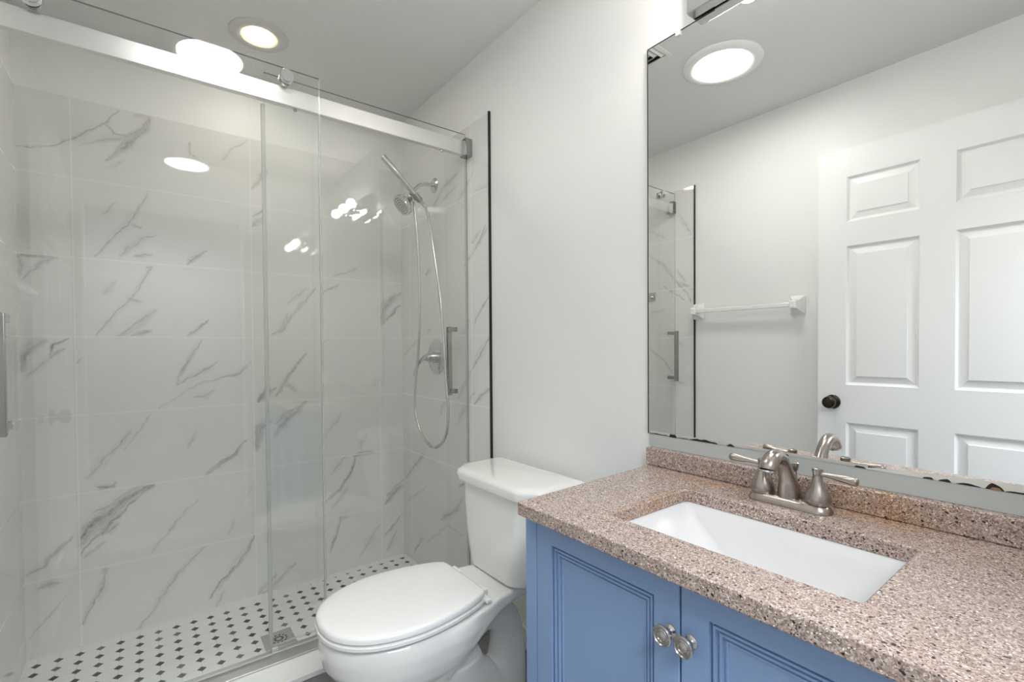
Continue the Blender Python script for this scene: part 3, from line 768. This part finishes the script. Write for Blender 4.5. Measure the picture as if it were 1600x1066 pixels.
MB().lathe((-2.085, YT, 1.107), (0, -1, 0), [(0, 0.086), (0.003, 0.086), (0.009, 0.078), (0.011, 0.050), (0.011, 0.0)], 48).build('escutcheon', M_STEEL, va)
MB().lathe((-2.085, YT - 0.009, 1.107), (0, -1, 0), [(0, 0.030), (0.010, 0.028), (0.042, 0.021), (0.050, 0.018), (0.052, 0.0)], 32).build('hub', M_STEEL, va)
MB().tube([(-2.085, YT - 0.048, 1.110), (-2.105, YT - 0.058, 1.106), (-2.130, YT - 0.072, 1.085), (-2.148, YT - 0.082, 1.050), (-2.155, YT - 0.086, 1.015)], [0.012, 0.012, 0.010, 0.009, 0.008], 16).build('lever_handle', M_STEEL, va)
tag(va, 'round steel shower valve plate with a curved lever', 'shower valve')
rh = empty('robe_hook', (-1.93, YF, 1.475))
MB().box(-1.958, -1.902, YF, YF + 0.006, 1.447, 1.503).build('back_plate', M_STEEL, rh, bevel=0.002)
MB().tube([(-1.93, YF + 0.004, 1.475), (-1.93, YF + 0.03, 1.47), (-1.93, YF + 0.045, 1.485)], [0.010, 0.008, 0.008], 12).build('hook', M_STEEL, rh)
tag(rh, 'small square steel robe hook plate on the marble end wall of the shower', 'hook')

# ================================================================ TOILET
TX = -1.300
to = empty('toilet', (TX, YB - 0.35, 0.0))
def egg(v0, v1, w, z, n=48, back=0.0, wb=None):
    """outline from back v0 to tip v1 (distance from the wall), half width w; back=flat share"""
    out = []; L = v1 - v0; vc = v0 + L * 0.50
    for k in range(n):
        a = 2 * math.pi * k / n; cx, sy = math.sin(a), math.cos(a)
        if sy >= 0: x = w * cx; v = vc + (v1 - vc) * abs(sy) ** 1.0
        else:
            e = 0.62
            x = w * (abs(cx) ** 0.78) * (1 if cx >= 0 else -1); v = vc - (vc - v0) * abs(sy) ** e
        out.append((TX + x, YT - v, z))
    return out
def catmull1(pts, n):
    P, _ = catmull([Vector((p[0], p[1], 0)) for p in pts], [0] * len(pts), n)
    return [(p.x, p.y) for p in P]
LIDP = [(0.0, 0.0), (0.045, 0.0), (0.090, 0.0), (0.120, 0.004), (0.140, 0.030), (0.157, 0.075), (0.172, 0.140), (0.180, 0.205), (0.178, 0.262), (0.165, 0.322), (0.140, 0.376), (0.103, 0.416), (0.055, 0.441), (0.0, 0.449)]
half = catmull1(LIDP, 4)
def lid_ring(z, ins=0.0, v0=0.336, sc=1.0):
    cx, cy = 0.0, 0.23
    ring = []
    for x, v in half: ring.append((x, v))
    for x, v in reversed(half[1:-1]): ring.append((-x, v))
    out = []
    for x, v in ring:
        dx, dy = x - cx, v - cy; d = math.hypot(dx, dy) or 1
        k = (d - ins) / d * sc
        out.append((TX + cx + dx * k, YT - v0 - cy - dy * k, z))
    return out
# bowl, pedestal, trapway and tank shelf as one porcelain body
bw = MB()
bw.rings([egg(0.30, 0.770, 0.172, 0.385), egg(0.30, 0.780, 0.180, 0.372), egg(0.30, 0.783, 0.184, 0.345), egg(0.32, 0.775, 0.179, 0.305), egg(0.345, 0.752, 0.168, 0.270),
          egg(0.375, 0.722, 0.150, 0.240), egg(0.41, 0.67, 0.122, 0.20), egg(0.44, 0.62, 0.098, 0.15)])
bw.rings([egg(0.14, 0.60, 0.108, 0.0), egg(0.14, 0.60, 0.108, 0.022), egg(0.16, 0.585, 0.092, 0.040), egg(0.22, 0.575, 0.080, 0.10), egg(0.28, 0.60, 0.092, 0.16), egg(0.30, 0.62, 0.10, 0.20)])
def dk(v, w, z0, z1): return [(TX - w, YT - v, z0), (TX + w, YT - v, z0), (TX + w, YT - v, z1), (TX - w, YT - v, z1)]
bw.rings([dk(0.045, 0.100, 0.358, 0.388), dk(0.14, 0.110, 0.356, 0.390), dk(0.22, 0.118, 0.354, 0.390), dk(0.29, 0.132, 0.345, 0.389), dk(0.35, 0.152, 0.325, 0.387), dk(0.40, 0.164, 0.300, 0.386), dk(0.46, 0.168, 0.280, 0.384)])
bw.tube([(TX, YT - 0.50, 0.15), (TX, YT - 0.42, 0.19), (TX, YT - 0.34, 0.255), (TX, YT - 0.27, 0.285), (TX, YT - 0.20, 0.25), (TX, YT - 0.17, 0.17), (TX, YT - 0.18, 0.02)], [0.075, 0.070, 0.062, 0.058, 0.058, 0.060, 0.075], 20)
body = bw.build('bowl', M_CERAMIC, to, smooth=0)
rm = body.modifiers.new('remesh', 'REMESH'); rm.mode = 'VOXEL'; rm.voxel_size = 0.0055; rm.use_smooth_shade = True
sm = body.modifiers.new('smooth', 'SMOOTH'); sm.iterations = 7; sm.factor = 0.6
st_ = MB().rings([lid_ring(0.3860, 0.035), lid_ring(0.3925, 0.030), lid_ring(0.3930, 0.003), lid_ring(0.3950, -0.002), lid_ring(0.4030, -0.002), lid_ring(0.4050, 0.002), lid_ring(0.4055, 0.030), lid_ring(0.4100, 0.035)]).build('seat', M_SEAT, to, smooth=50)
ld = MB().rings([lid_ring(0.4100, 0.034), lid_ring(0.4102, 0.003), lid_ring(0.4115, 0.000), lid_ring(0.4215, 0.000), lid_ring(0.4260, 0.003), lid_ring(0.4285, 0.008), lid_ring(0.4300, 0.016), lid_ring(0.4320, 0.045), lid_ring(0.4335, 0.09), lid_ring(0.4340, 0.13)]).build('seat_lid', M_SEAT, to, smooth=60)
for s in (-1, 1):
    hg = MB(); hg.box(TX + s * 0.078 - 0.022, TX + s * 0.078 + 0.022, YT - 0.342, YT - 0.312, 0.386, 0.414)
    hg.box(TX + s * 0.120 - 0.020, TX + s * 0.120 + 0.020, YT - 0.345, YT - 0.325, 0.390, 0.404)
    hg.build('hinge', M_SEAT, to, bevel=0.004)
def tank_ring(z, wb, wf, vc, vf, vb=0.020, ins=0.0, r=5):
    P = [(-wb + ins, vb + ins), (-wb + ins, vc), (-wf + ins * 0.6, vf - ins), (wf - ins * 0.6, vf - ins), (wb - ins, vc), (wb - ins, vb + ins)]
    # round the corners
    out = []; n = len(P); rad = 0.028
    for i in range(n):
        p0, p1, p2 = Vector(P[i - 1]), Vector(P[i]), Vector(P[(i + 1) % n])
        ra = rad if 0 < i < n - 1 else 0.012
        a = p1 + (p0 - p1).normalized() * ra; b = p1 + (p2 - p1).normalized() * ra
        for k in range(r + 1):
            t = k / r; q = a * (1 - t) ** 2 + p1 * 2 * t * (1 - t) + b * t * t
            out.append((TX + q.x, YT - q.y, z))
    return out
tk = MB().rings([tank_ring(0.391, 0.150, 0.105, 0.19, 0.236, ins=0.010), tank_ring(0.398, 0.158, 0.112, 0.195, 0.240), tank_ring(0.430, 0.172, 0.122, 0.195, 0.242), tank_ring(0.52, 0.196, 0.146, 0.190, 0.241), tank_ring(0.60, 0.208, 0.158, 0.188, 0.240), tank_ring(0.682, 0.214, 0.164, 0.186, 0.240)]).build('tank', M_CERAMIC, to, smooth=50)
MB().rings([tank_ring(0.681, 0.226, 0.172, 0.19, 0.250, 0.018, 0.004), tank_ring(0.684, 0.234, 0.180, 0.19, 0.256, 0.016), tank_ring(0.706, 0.238, 0.184, 0.19, 0.259, 0.015), tank_ring(0.716, 0.236, 0.182, 0.19, 0.257, 0.016, 0.002), tank_ring(0.7215, 0.232, 0.178, 0.188, 0.253, 0.018, 0.009), tank_ring(0.7235, 0.222, 0.170, 0.183, 0.243, 0.024, 0.02)]).build('tank_lid', M_CERAMIC, to, smooth=60)
fl = MB().lathe((TX - 0.213, YT - 0.15, 0.645), (-1, 0, 0), [(0, 0.013), (0.006, 0.012), (0.010, 0.007), (0.018, 0.006)], 20)
fl.tube([(TX - 0.229, YT - 0.150, 0.645), (TX - 0.231, YT - 0.185, 0.642), (TX - 0.230, YT - 0.215, 0.636)], [0.006, 0.005, 0.006], 12)
fl.build('flush_lever', M_CHROME, to)
for s in (-1, 1):
    MB().lathe((TX + s * 0.096, YT - 0.30, 0.018), (0, 0, 1), [(0, 0.014), (0.012, 0.013), (0.018, 0.007), (0.019, 0.0)], 20).build('bolt_cap', M_SEAT, to)
tag(to, 'white two-piece toilet with closed elongated lid between shower and vanity', 'toilet')

# ================================================================ VANITY
CX0, CX1 = -0.817, 0.285
YC = 0.660
van = empty('vanity_cabinet', (-0.27, 0.90, 0.0))
cb = MB(); cb.box(CX0, CX0 + 0.018, YC + 0.018, YB - 0.001, 0.0, 0.791)
cb.box(CX1 - 0.018, CX1, YC + 0.018, YB - 0.001, 0, 0.791); cb.box(CX0 + 0.018, CX1 - 0.018, YC + 0.018, YB - 0.001, 0.09, 0.105); cb.box(CX0 + 0.018, CX1 - 0.018, YB - 0.010, YB - 0.001, 0.105, 0.791)
cb.box(CX0 + 0.018, CX1 - 0.018, YC + 0.06, YC + 0.075, 0, 0.09)
cb.build('carcass', M_BLUE, van)
ff = MB(); ff.box(CX0, CX0 + 0.036, YC, YC + 0.018, 0, 0.791); ff.box(-0.083, -0.043, YC, YC + 0.018, 0.0, 0.791); ff.box(CX1 - 0.04, CX1, YC, YC + 0.018, 0, 0.791)
ff.box(CX0 + 0.030, -0.083, YC + 0.030, YC + 0.045, 0.770, 0.791); ff.box(-0.043, CX1 - 0.04, YC + 0.030, YC + 0.045, 0.770, 0.791)
ff.box(CX0 + 0.036, -0.083, YC + 0.001, YC + 0.018, 0.09, 0.118); ff.box(-0.043, CX1 - 0.04, YC + 0.001, YC + 0.018, 0.09, 0.118)
ff.build('face_frame', M_BLUE, van, bevel=0.001)
MB().box(CX0 + 0.030, -0.084, YC + 0.0185, YC + 0.0225, 0.119, 0.790).build('gap_shade_sheet', M_DARK, van)  # black sheet behind the doors, stands in for the shade in the gaps
def panel_door(x0, x1, z0, z1, knob_x, knob_z, stile=0.047, rail=0.036, name='door'):
    """framed door with three stepped beads round a flat panel; front face y = YC - 0.004"""
    b = MB(); yf = YC - 0.001; yb = YC + 0.016
    def ring(i, y, r=None):
        s_, r_ = stile_i[i], rail_i[i]
        return [(x0 + s_, y, z0 + r_), (x1 - s_, y, z0 + r_), (x1 - s_, y, z1 - r_), (x0 + s_, y, z1 - r_)]
    steps = [(0, yb), (0, yf + 0.0015), (0.0015, yf), (stile, yf), (stile + 0.0005, yf + 0.0085), (stile + 0.0040, yf + 0.0085), (stile + 0.0052, yf + 0.0030), (stile + 0.0088, yf + 0.0030), (stile + 0.0098, yf + 0.0090),
             (stile + 0.0125, yf + 0.0090), (stile + 0.0138, yf + 0.0055), (stile + 0.0172, yf + 0.0055), (stile + 0.0182, yf + 0.0110), (stile + 0.0210, yf + 0.0110), (stile + 0.0222, yf + 0.0085), (stile + 0.0250, yf + 0.0085), (stile + 0.0258, yf + 0.0105)]
    rings = []
    for i, y in steps:
        j = i if i < stile else i - stile + rail
        rings.append([(x0 + i, y, z0 + j), (x1 - i, y, z0 + j), (x1 - i, y, z1 - j), (x0 + i, y, z1 - j)])
    b.rings(rings)
    d = b.build(name, M_BLUE, van, smooth=20)
    k = MB().lathe((knob_x, yf + 0.0005, knob_z), (0, -1, 0), [(0, 0.0105), (0.002, 0.0105), (0.004, 0.0075), (0.006, 0.0060), (0.010, 0.0066), (0.011, 0.0090), (0.0125, 0.0090), (0.0135, 0.0062), (0.018, 0.0070),
                    (0.020, 0.0150), (0.0220, 0.0168), (0.0245, 0.0168), (0.0260, 0.0155), (0.0262, 0.0140), (0.0248, 0.0132), (0.0248, 0.0108), (0.0256, 0.0100), (0.0256, 0.0082), (0.0246, 0.0076), (0.0262, 0.0050), (0.0270, 0.0)], 40).build('knob', M_KNOB, d, smooth=30)
    return d
M_KNOB = simple('antique_nickel_knob', (0.55, 0.52, 0.50), 0.20, 1.0)
panel_door(-0.7790, -0.4335, 0.120, 0.7770, -0.449, 0.696)
panel_door(-0.4305, -0.0845, 0.120, 0.7770, -0.412, 0.696)
for z0, z1 in ((0.120, 0.332), (0.336, 0.548), (0.552, 0.7770)):
    panel_door(-0.0415, CX1 - 0.0415, z0, z1, 0.10, (z0 + z1) / 2, name='drawer')
tag(van, 'blue painted vanity cabinet with beaded panel doors and round metal knobs', 'cabinet')

# ---- granite top with the basin cut-out and backsplash
ct = empty('countertop', (-0.27, 0.88, 0.791))
HX, HY, HCX, HCY = 0.2105, 0.1335, -0.4215, 0.8575
inner_t = rrect(HCX, HCY, HX, HY, 0.012, 0.819, 4); inner_b = [(x, y, 0.791) for x, y, _ in inner_t]
X0, X1, Y0, Y1 = -0.806, 0.29, 0.628, YB - 0.0005
def to_rect(p):
    dx, dy = p[0] - HCX, p[1] - HCY
    tx = ((X1 - HCX) / dx) if dx > 0 else ((X0 - HCX) / dx) if dx < 0 else 1e9
    ty = ((Y1 - HCY) / dy) if dy > 0 else ((Y0 - HCY) / dy) if dy < 0 else 1e9
    t = min(tx, ty); return (HCX + dx * t, HCY + dy * t)
outer = [to_rect(p) for p in inner_t]
n = len(outer)
for cxy in ((X1, Y1), (X0, Y1), (X0, Y0), (X1, Y0)):
    i = min(range(n), key=lambda k: (outer[k][0] - cxy[0]) ** 2 + (outer[k][1] - cxy[1]) ** 2)
    outer[i] = cxy
outer = [(x - 0.028 * (y - Y0) / (Y1 - Y0) if abs(x - X0) < 1e-6 else x, y) for x, y in outer]   # the left end runs slightly out of square
ot = [(x, y, 0.819) for x, y in outer]; ob_ = [(x, y, 0.791) for x, y in outer]
cm = MB(); cm.rings([inner_b, inner_t, ot, ob_, inner_b], False, False)
cm.f = [tuple(i if i < 4 * n else i - 4 * n for i in f) for f in cm.f]; cm.v = cm.v[:4 * n]
cm.build('slab', M_GRANITE, ct, smooth=30, bevel=0.0025)
tag(ct, 'speckled pink-brown granite countertop on top of the blue vanity', 'countertop')
bsp = MB().box(-0.838, 0.29, 1.113, YB - 0.0005, 0.8192, 0.868).build('backsplash', M_GRANITE, None, bevel=0.003)
tag(bsp, 'low granite backsplash strip standing along the wall under the mirror', 'backsplash')

bs = empty('sink_basin', (HCX, HCY, 0.70))
b = MB(); zt = 0.7908
def rr(dx0, dx1, dy0, dy1, z, r): return rrect((HCX - HX + dx0 + HCX + HX - dx1) / 2, (HCY - HY + dy0 + HCY + HY - dy1) / 2, HX - (dx0 + dx1) / 2, HY - (dy0 + dy1) / 2, r, z, 6)
b.rings([rr(-0.025, -0.025, -0.02, -0.02, zt - 0.012, 0.02), rr(-0.025, -0.025, -0.02, -0.02, zt, 0.02), rr(-0.002, -0.002, -0.002, -0.002, zt, 0.014), rr(0.0, 0.0, 0.0, 0.0, zt - 0.004, 0.014),
         rr(0.020, 0.008, 0.006, 0.006, zt - 0.030, 0.018), rr(0.075, 0.030, 0.012, 0.012, zt - 0.085, 0.025), rr(0.105, 0.050, 0.022, 0.022, zt - 0.112, 0.030), rr(0.125, 0.075, 0.045, 0.045, zt - 0.120, 0.03),
         rr(0.19, 0.17, 0.10, 0.10, zt - 0.123, 0.02)], False, True)
b.build('bowl', M_BASIN, bs, smooth=60)
MB().lathe((-0.41, 0.86, zt - 0.1228), (0, 0, 1), [(0, 0.022), (0.002, 0.021), (0.003, 0.012), (0.001, 0.0)], 28).build('drain', M_NICKEL, bs)
tag(bs, 'white rectangular undermount sink basin in the granite countertop', 'sink')

# ---- tap
fx, fy, fz = -0.4375, 1.058, 0.819
fa = empty('faucet', (fx, fy, fz))
def stad(hl, hw, z, n=14):
    out = []
    for s, a0 in ((1, -90), (-1, 90)):
        for k in range(n + 1):
            a = math.radians(a0 + 180 * k / n); out.append((fx + s * (hl - hw) + hw * math.cos(a), fy + hw * math.sin(a), fz + z))
    return out
MB().rings([stad(0.081, 0.0265, 0), stad(0.081, 0.0265, 0.003), stad(0.078, 0.0240, 0.009), stad(0.074, 0.0215, 0.014), stad(0.071, 0.0195, 0.0165), stad(0.066, 0.015, 0.0175)]).build('deck_plate', M_NICKEL, fa, smooth=50)
LEV = [(0, 0.0045), (0.012, 0.0043), (0.026, 0.0050), (0.042, 0.0070), (0.056, 0.0083), (0.064, 0.0078), (0.066, 0.0060), (0.0665, 0.0)]
for s in (-1, 1):
    hx = fx + s * 0.0535
    hd_ = MB().lathe((hx, fy, fz + 0.0155), (0, 0, 1), [(0, 0.0215), (0.003, 0.0235), (0.010, 0.0238), (0.022, 0.0205), (0.034, 0.0150), (0.046, 0.0105), (0.056, 0.0085), (0.062, 0.0085), (0.067, 0.0100), (0.0705, 0.0098), (0.072, 0.0075), (0.0725, 0.0)], 36).build('valve_handle', M_NICKEL, fa, smooth=50)
    MB().lathe((hx + s * 0.004, fy, fz + 0.0765), (s * 1.0, -0.10, -0.03 if s > 0 else 0.07), LEV, 24).build('lever', M_NICKEL, hd_, smooth=50)
MB().tube([(fx, fy + 0.004, fz + 0.012), (fx, fy + 0.002, fz + 0.030), (fx, fy - 0.006, fz + 0.055), (fx, fy - 0.020, fz + 0.082), (fx, fy - 0.036, fz + 0.101), (fx, fy - 0.056, fz + 0.110), (fx, fy - 0.075, fz + 0.108), (fx, fy - 0.088, fz + 0.097), (fx, fy - 0.092, fz + 0.088)],
          [0.0235, 0.0215, 0.0165, 0.0135, 0.0128, 0.0138, 0.0155, 0.0165, 0.0165], 28, sub=8).build('spout', M_NICKEL, fa, smooth=50)
MB().lathe((fx, fy - 0.092, fz + 0.0885), (0, -0.12, -1), [(0, 0.0168), (0.003, 0.0168), (0.004, 0.0150), (0.0042, 0.011), (0.002, 0.0)], 28).build('aerator', M_CHROME, fa)
MB().lathe((fx, fy + 0.030, fz), (0, 0.0, 1), [(0, 0.004), (0.066, 0.0032), (0.068, 0.0050), (0.078, 0.0072), (0.083, 0.0074), (0.085, 0.0055), (0.0855, 0.0)], 20).build('lift_rod', M_NICKEL, fa)
tag(fa, 'brushed nickel two-handle faucet with arched spout behind the sink', 'faucet')

# ================================================================ MIRROR
MX0, MX1, MZ0, MZ1 = -0.844, 0.26, 0.905, 1.985
mi = empty('wall_mirror', ((MX0 + MX1) / 2, YT, MZ0))
mb = MB(); mb.box(MX0, MX1, YT, YB - 0.0005, MZ0, MZ1); mb.mi = [1, 1, 0, 1, 1, 1]
mb.build('mirror_glass', [M_MIRROR, M_DARK], mi, smooth=0)
rnd = random.Random(5)
MB().box(MX0 - 0.0012, MX0 + 0.0016, YT - 0.0006, YT + 0.0002, MZ0, MZ1 - 0.0015).build('black_side_edge', M_CORR, mi, smooth=0)
MB().box(MX0, MX0 + 0.20, YT - 0.0006, YT + 0.0002, MZ1 - 0.0014, MZ1 + 0.001).build('black_top_edge', M_CORR, mi, smooth=0)
def blobline(mb, x0, x1, zc, base, amp, seed, below=0.0006):
    r = random.Random(seed); n = max(6, int((x1 - x0) / 0.004)); top, bot = [], []
    for i in range(n + 1):
        x = x0 + (x1 - x0) * i / n; t = math.sin(math.pi * i / n) ** 0.6
        h = (base + amp * (0.5 * math.sin(i * 0.9 + seed) + 0.5) * r.uniform(0.4, 1.0)) * t
        top.append((x, YT - 0.0007, zc + h)); bot.append((x, YT - 0.0007, zc - below))
    k = len(mb.v); m = n + 1
    mb.add(top + bot, [(i, i + 1, m + i + 1, m + i) for i in range(n)])
for q in ((MX0, -0.775, .0015, .0012, 1, .0006), (-0.775, -0.752, .006, .008, 2, .002), (-0.751, -0.716, .0008, .001, 3, .0006), (-0.715, -0.635, .004, .004, 4, .0006),
          (-0.612, -0.592, .003, .003, 5, .0006), (-0.512, -0.468, .004, .003, 6, .0006), (-0.345, -0.325, .003, .003, 8, .0006), (-0.238, -0.222, .003, .003, 9, .0006),
          (-0.216, -0.198, .003, .003, 10, .0006), (-0.192, -0.160, .002, .002, 11, .0006), (-0.155, -0.1315, .007, .006, 12, .0006), (-0.131, 0.05, .004, .003, 13, .0006)):
    e = MB(); blobline(e, q[0], q[1], MZ0, q[2], q[3], q[4], q[5]); e.build('edge_corrosion', M_CORR, mi, smooth=0)
e = MB(); blobline(e, -0.149, -0.135, MZ0, 0.004, 0.002, 2); e.v = [(x, y - 0.0003, z) for x, y, z in e.v]; e.build('rust_spot', M_RUST, mi, smooth=0)
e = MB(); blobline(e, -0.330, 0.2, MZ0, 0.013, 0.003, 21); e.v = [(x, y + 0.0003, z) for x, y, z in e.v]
e.build('painted_pale_reflection', M_PALE_REFL, mi, smooth=0)  # pale strip painted as a reflection, laid over the mirrored counter edge
e = MB().box(MX0 + 0.004, -0.322, YT - 0.0003, YT + 0.0001, MZ0, MZ0 + 0.007); e.build('painted_wall_reflection', M_WALL_REFL, mi, smooth=0)  # wall's reflection painted as a flat tone, covers the mirrored counter
cl = MB().box(-0.752, -0.738, YT - 0.005, YT, MZ1 - 0.012, MZ1 + 0.002)
cl.lathe((-0.745, YT - 0.003, MZ1 + 0.004), (0, 1, 0), [(0, 0.008), (0.0085, 0.008)], 16)
cl.build('mirror_clip', M_PLASTIC, mi, bevel=0.001)
tag(mi, 'large frameless wall mirror with black corroded edges above the vanity', 'mirror')
struct(MB().box(MX0 + 0.003, 0.29, YT + 0.0005, YB, 0.8685, MZ0 - 0.0005).build('trim_6', M_STRIP))

# ---- vanity light
vl = empty('vanity_light', (-0.46, YT, 2.03))
MB().box(-0.700, -0.205, 1.098, YB, 1.9885, 2.105).build('back_bar', M_CHROME, vl, bevel=0.003)
for x in (-0.610, -0.475, -0.325):
    s_ = MB().lathe((x, 1.098, 2.060), (0, -1, 0), [(0, 0.030), (0.004, 0.030), (0.010, 0.022), (0.030, 0.020), (0.036, 0.021)], 28).build('lamp_socket', M_CHROME, vl)
    c = Vector((x, 1.025, 2.060)); r = 0.028
    MB().lathe((x, 1.030 + r, 2.060), (0, -1, 0), [(r - r * math.cos(math.pi * k / 16), r * math.sin(math.pi * k / 16)) for k in range(17)], 28).build('globe_bulb', M_BULB, s_, smooth=80)
tag(vl, 'chrome bar light with round globe bulbs on top of the mirror', 'light')

# ================================================================ CEILING
cl1 = empty('ceiling_downlight', (-2.122, 0.375, ZC))
MB().lathe((-2.122, 0.375, ZC), (0, 0, -1), [(0, 0.106), (0.003, 0.106), (0.008, 0.098), (0.010, 0.082), (0.007, 0.066), (0.001, 0.0655)], 56, cap0=False, cap1=False).build('trim_ring', M_RIM, cl1)
MB().lathe((-2.122, 0.375, ZC - 0.0005), (0, 0, -1), [(0, 0.0655), (0.004, 0.064)], 48).build('lamp_face', M_CAN, cl1, origin=None)
tag(cl1, 'small round warm glowing downlight in the ceiling over the shower', 'ceiling light')
_lf = bpy.data.objects['lamp_face']
cl2 = empty('ceiling_light', (-1.12, 0.235, ZC))
MB().lathe((-1.12, 0.235, ZC), (0, 0, -1), [(0, 0.165), (0.004, 0.165), (0.012, 0.155), (0.014, 0.128), (0.010, 0.120), (0.002, 0.1195)], 72, cap0=False, cap1=False).build('trim_ring', M_WHITE, cl2)
MB().lathe((-1.12, 0.235, ZC - 0.0005), (0, 0, -1), [(0, 0.1195), (0.008, 0.1185)], 64).build('diffuser', M_LED, cl2)
tag(cl2, 'large round white LED ceiling light with a bright diffuser', 'ceiling light')
vt = empty('ceiling_vent', (-1.36, 0.62, ZC))
vm = MB(); vx, vy = -1.36, 0.62
def sqr(h, z): return [(vx - h, vy - h, z), (vx + h, vy - h, z), (vx + h, vy + h, z), (vx - h, vy + h, z)]
vm.rings([sqr(0.150, ZC), sqr(0.150, ZC - 0.004), sqr(0.134, ZC - 0.006), sqr(0.131, ZC)], False, False)
vm.build('frame', M_VENT, vt, smooth=0)
for h_ in (0.128, 0.106, 0.084, 0.062, 0.040):
    q = MB(); q.rings([sqr(h_, ZC - 0.001), sqr(h_ - 0.002, ZC - 0.001), sqr(h_ - 0.011, ZC - 0.010), sqr(h_ - 0.009, ZC - 0.010)], False, False)
    q.f += [(0, 1, 13, 12)] if False else []
    q.build('louver', M_VENT, vt, smooth=0)
MB().box(vx - 0.131, vx + 0.131, vy - 0.131, vy + 0.131, ZC - 0.0008, ZC - 0.0003).build('duct_opening', M_DARK, vt, smooth=0)
tag(vt, 'square ceiling vent with concentric louvers, seen in the mirror corner', 'vent')

# ================================================================ OPPOSITE WALL
tb = empty('towel_bar', (-1.32, YF, 1.36))
def post(x):
    m = MB(); cz = 1.358; y0 = YF - 0.006
    def q(h, w, y): return [(x - w, y, cz - h), (x + w, y, cz - h), (x + w, y, cz + h), (x - w, y, cz + h)]
    m.rings([q(0.048, 0.036, y0), q(0.048, 0.036, y0 + 0.006), q(0.042, 0.030, y0 + 0.012), q(0.028, 0.020, y0 + 0.030), q(0.022, 0.016, y0 + 0.048), q(0.021, 0.016, y0 + 0.068), q(0.016, 0.012, y0 + 0.074)])
    return m.build('post', M_WHITE, tb, smooth=30, bevel=0.003)
post(-1.600); post(-1.050)
MB().box(-1.600, -1.050, YF + 0.038, YF + 0.060, 1.347, 1.369).build('bar', M_WHITE, tb, bevel=0.003)
tag(tb, 'white ceramic towel bar on the wall beside the panelled door', 'towel bar')

DX0, DX1, DZ0, DZ1, DY = -0.936, -0.062, 0.012, 2.056, -0.310
dd = empty('door_1', (-0.5, DY, 0.0)); dd['kind'] = 'structure'
dl = MB()
xs = [DX0, -0.819, -0.555, -0.443, -0.179, DX1]
zs = [DZ0, 0.235, 0.793, 0.968, 1.608, 1.719, 1.925, DZ1]
pan = [(1, 1), (3, 1), (1, 3), (3, 3), (1, 5), (3, 5)]
for i in range(5):
    for j in range(7):
        x0, x1, z0, z1 = xs[i], xs[i + 1], zs[j], zs[j + 1]
        if (i, j) in pan:
            def q(a, y): return [(x0 + a, y, z0 + a), (x1 - a, y, z0 + a), (x1 - a, y, z1 - a), (x0 + a, y, z1 - a)]
            dl.rings([q(0, DY), q(0.004, DY - 0.004), q(0.009, DY - 0.0105), q(0.014, DY - 0.0115), q(0.040, DY - 0.0055), q(0.0408, DY - 0.0015), q(0.046, DY - 0.0012)], False, True)
        else:
            dl.add([(x0, DY, z0), (x1, DY, z0), (x1, DY, z1), (x0, DY, z1)], [(0, 1, 2, 3)])
yb = DY - 0.035
dl.add([(DX0, DY, DZ0), (DX1, DY, DZ0), (DX1, DY, DZ1), (DX0, DY, DZ1), (DX0, yb, DZ0), (DX1, yb, DZ0), (DX1, yb, DZ1), (DX0, yb, DZ1)],
       [(4, 7, 6, 5), (0, 4, 5, 1), (1, 5, 6, 2), (2, 6, 7, 3), (3, 7, 4, 0)])
dl.build('door_leaf', M_DOOR, dd, smooth=15)
kn = MB().lathe((-0.872, DY, 0.885), (0, 1, 0), [(0, 0.033), (0.004, 0.033), (0.010, 0.026), (0.012, 0.012), (0.026, 0.011), (0.030, 0.018), (0.036, 0.0265), (0.046, 0.0285), (0.056, 0.0265), (0.062, 0.018), (0.063, 0.010), (0.060, 0.0)], 40)
kn.build('door_knob', M_BRONZE, dd, smooth=40)
MB().box(DX0 - 0.003, DX0 + 0.001, DY - 0.026, DY - 0.010, 0.870, 0.900).build('latch_bolt', M_BRONZE, dd)
for z in (0.30, 1.05, 1.80):
    MB().lathe((DX1 + 0.006, DY - 0.004, z), (0, 0, 1), [(0, 0.006), (0.09, 0.006)], 14).build('hinge', M_BRONZE, dd)
for nm in list(bpy.data.objects):
    if '_o' in nm: del nm['_o']
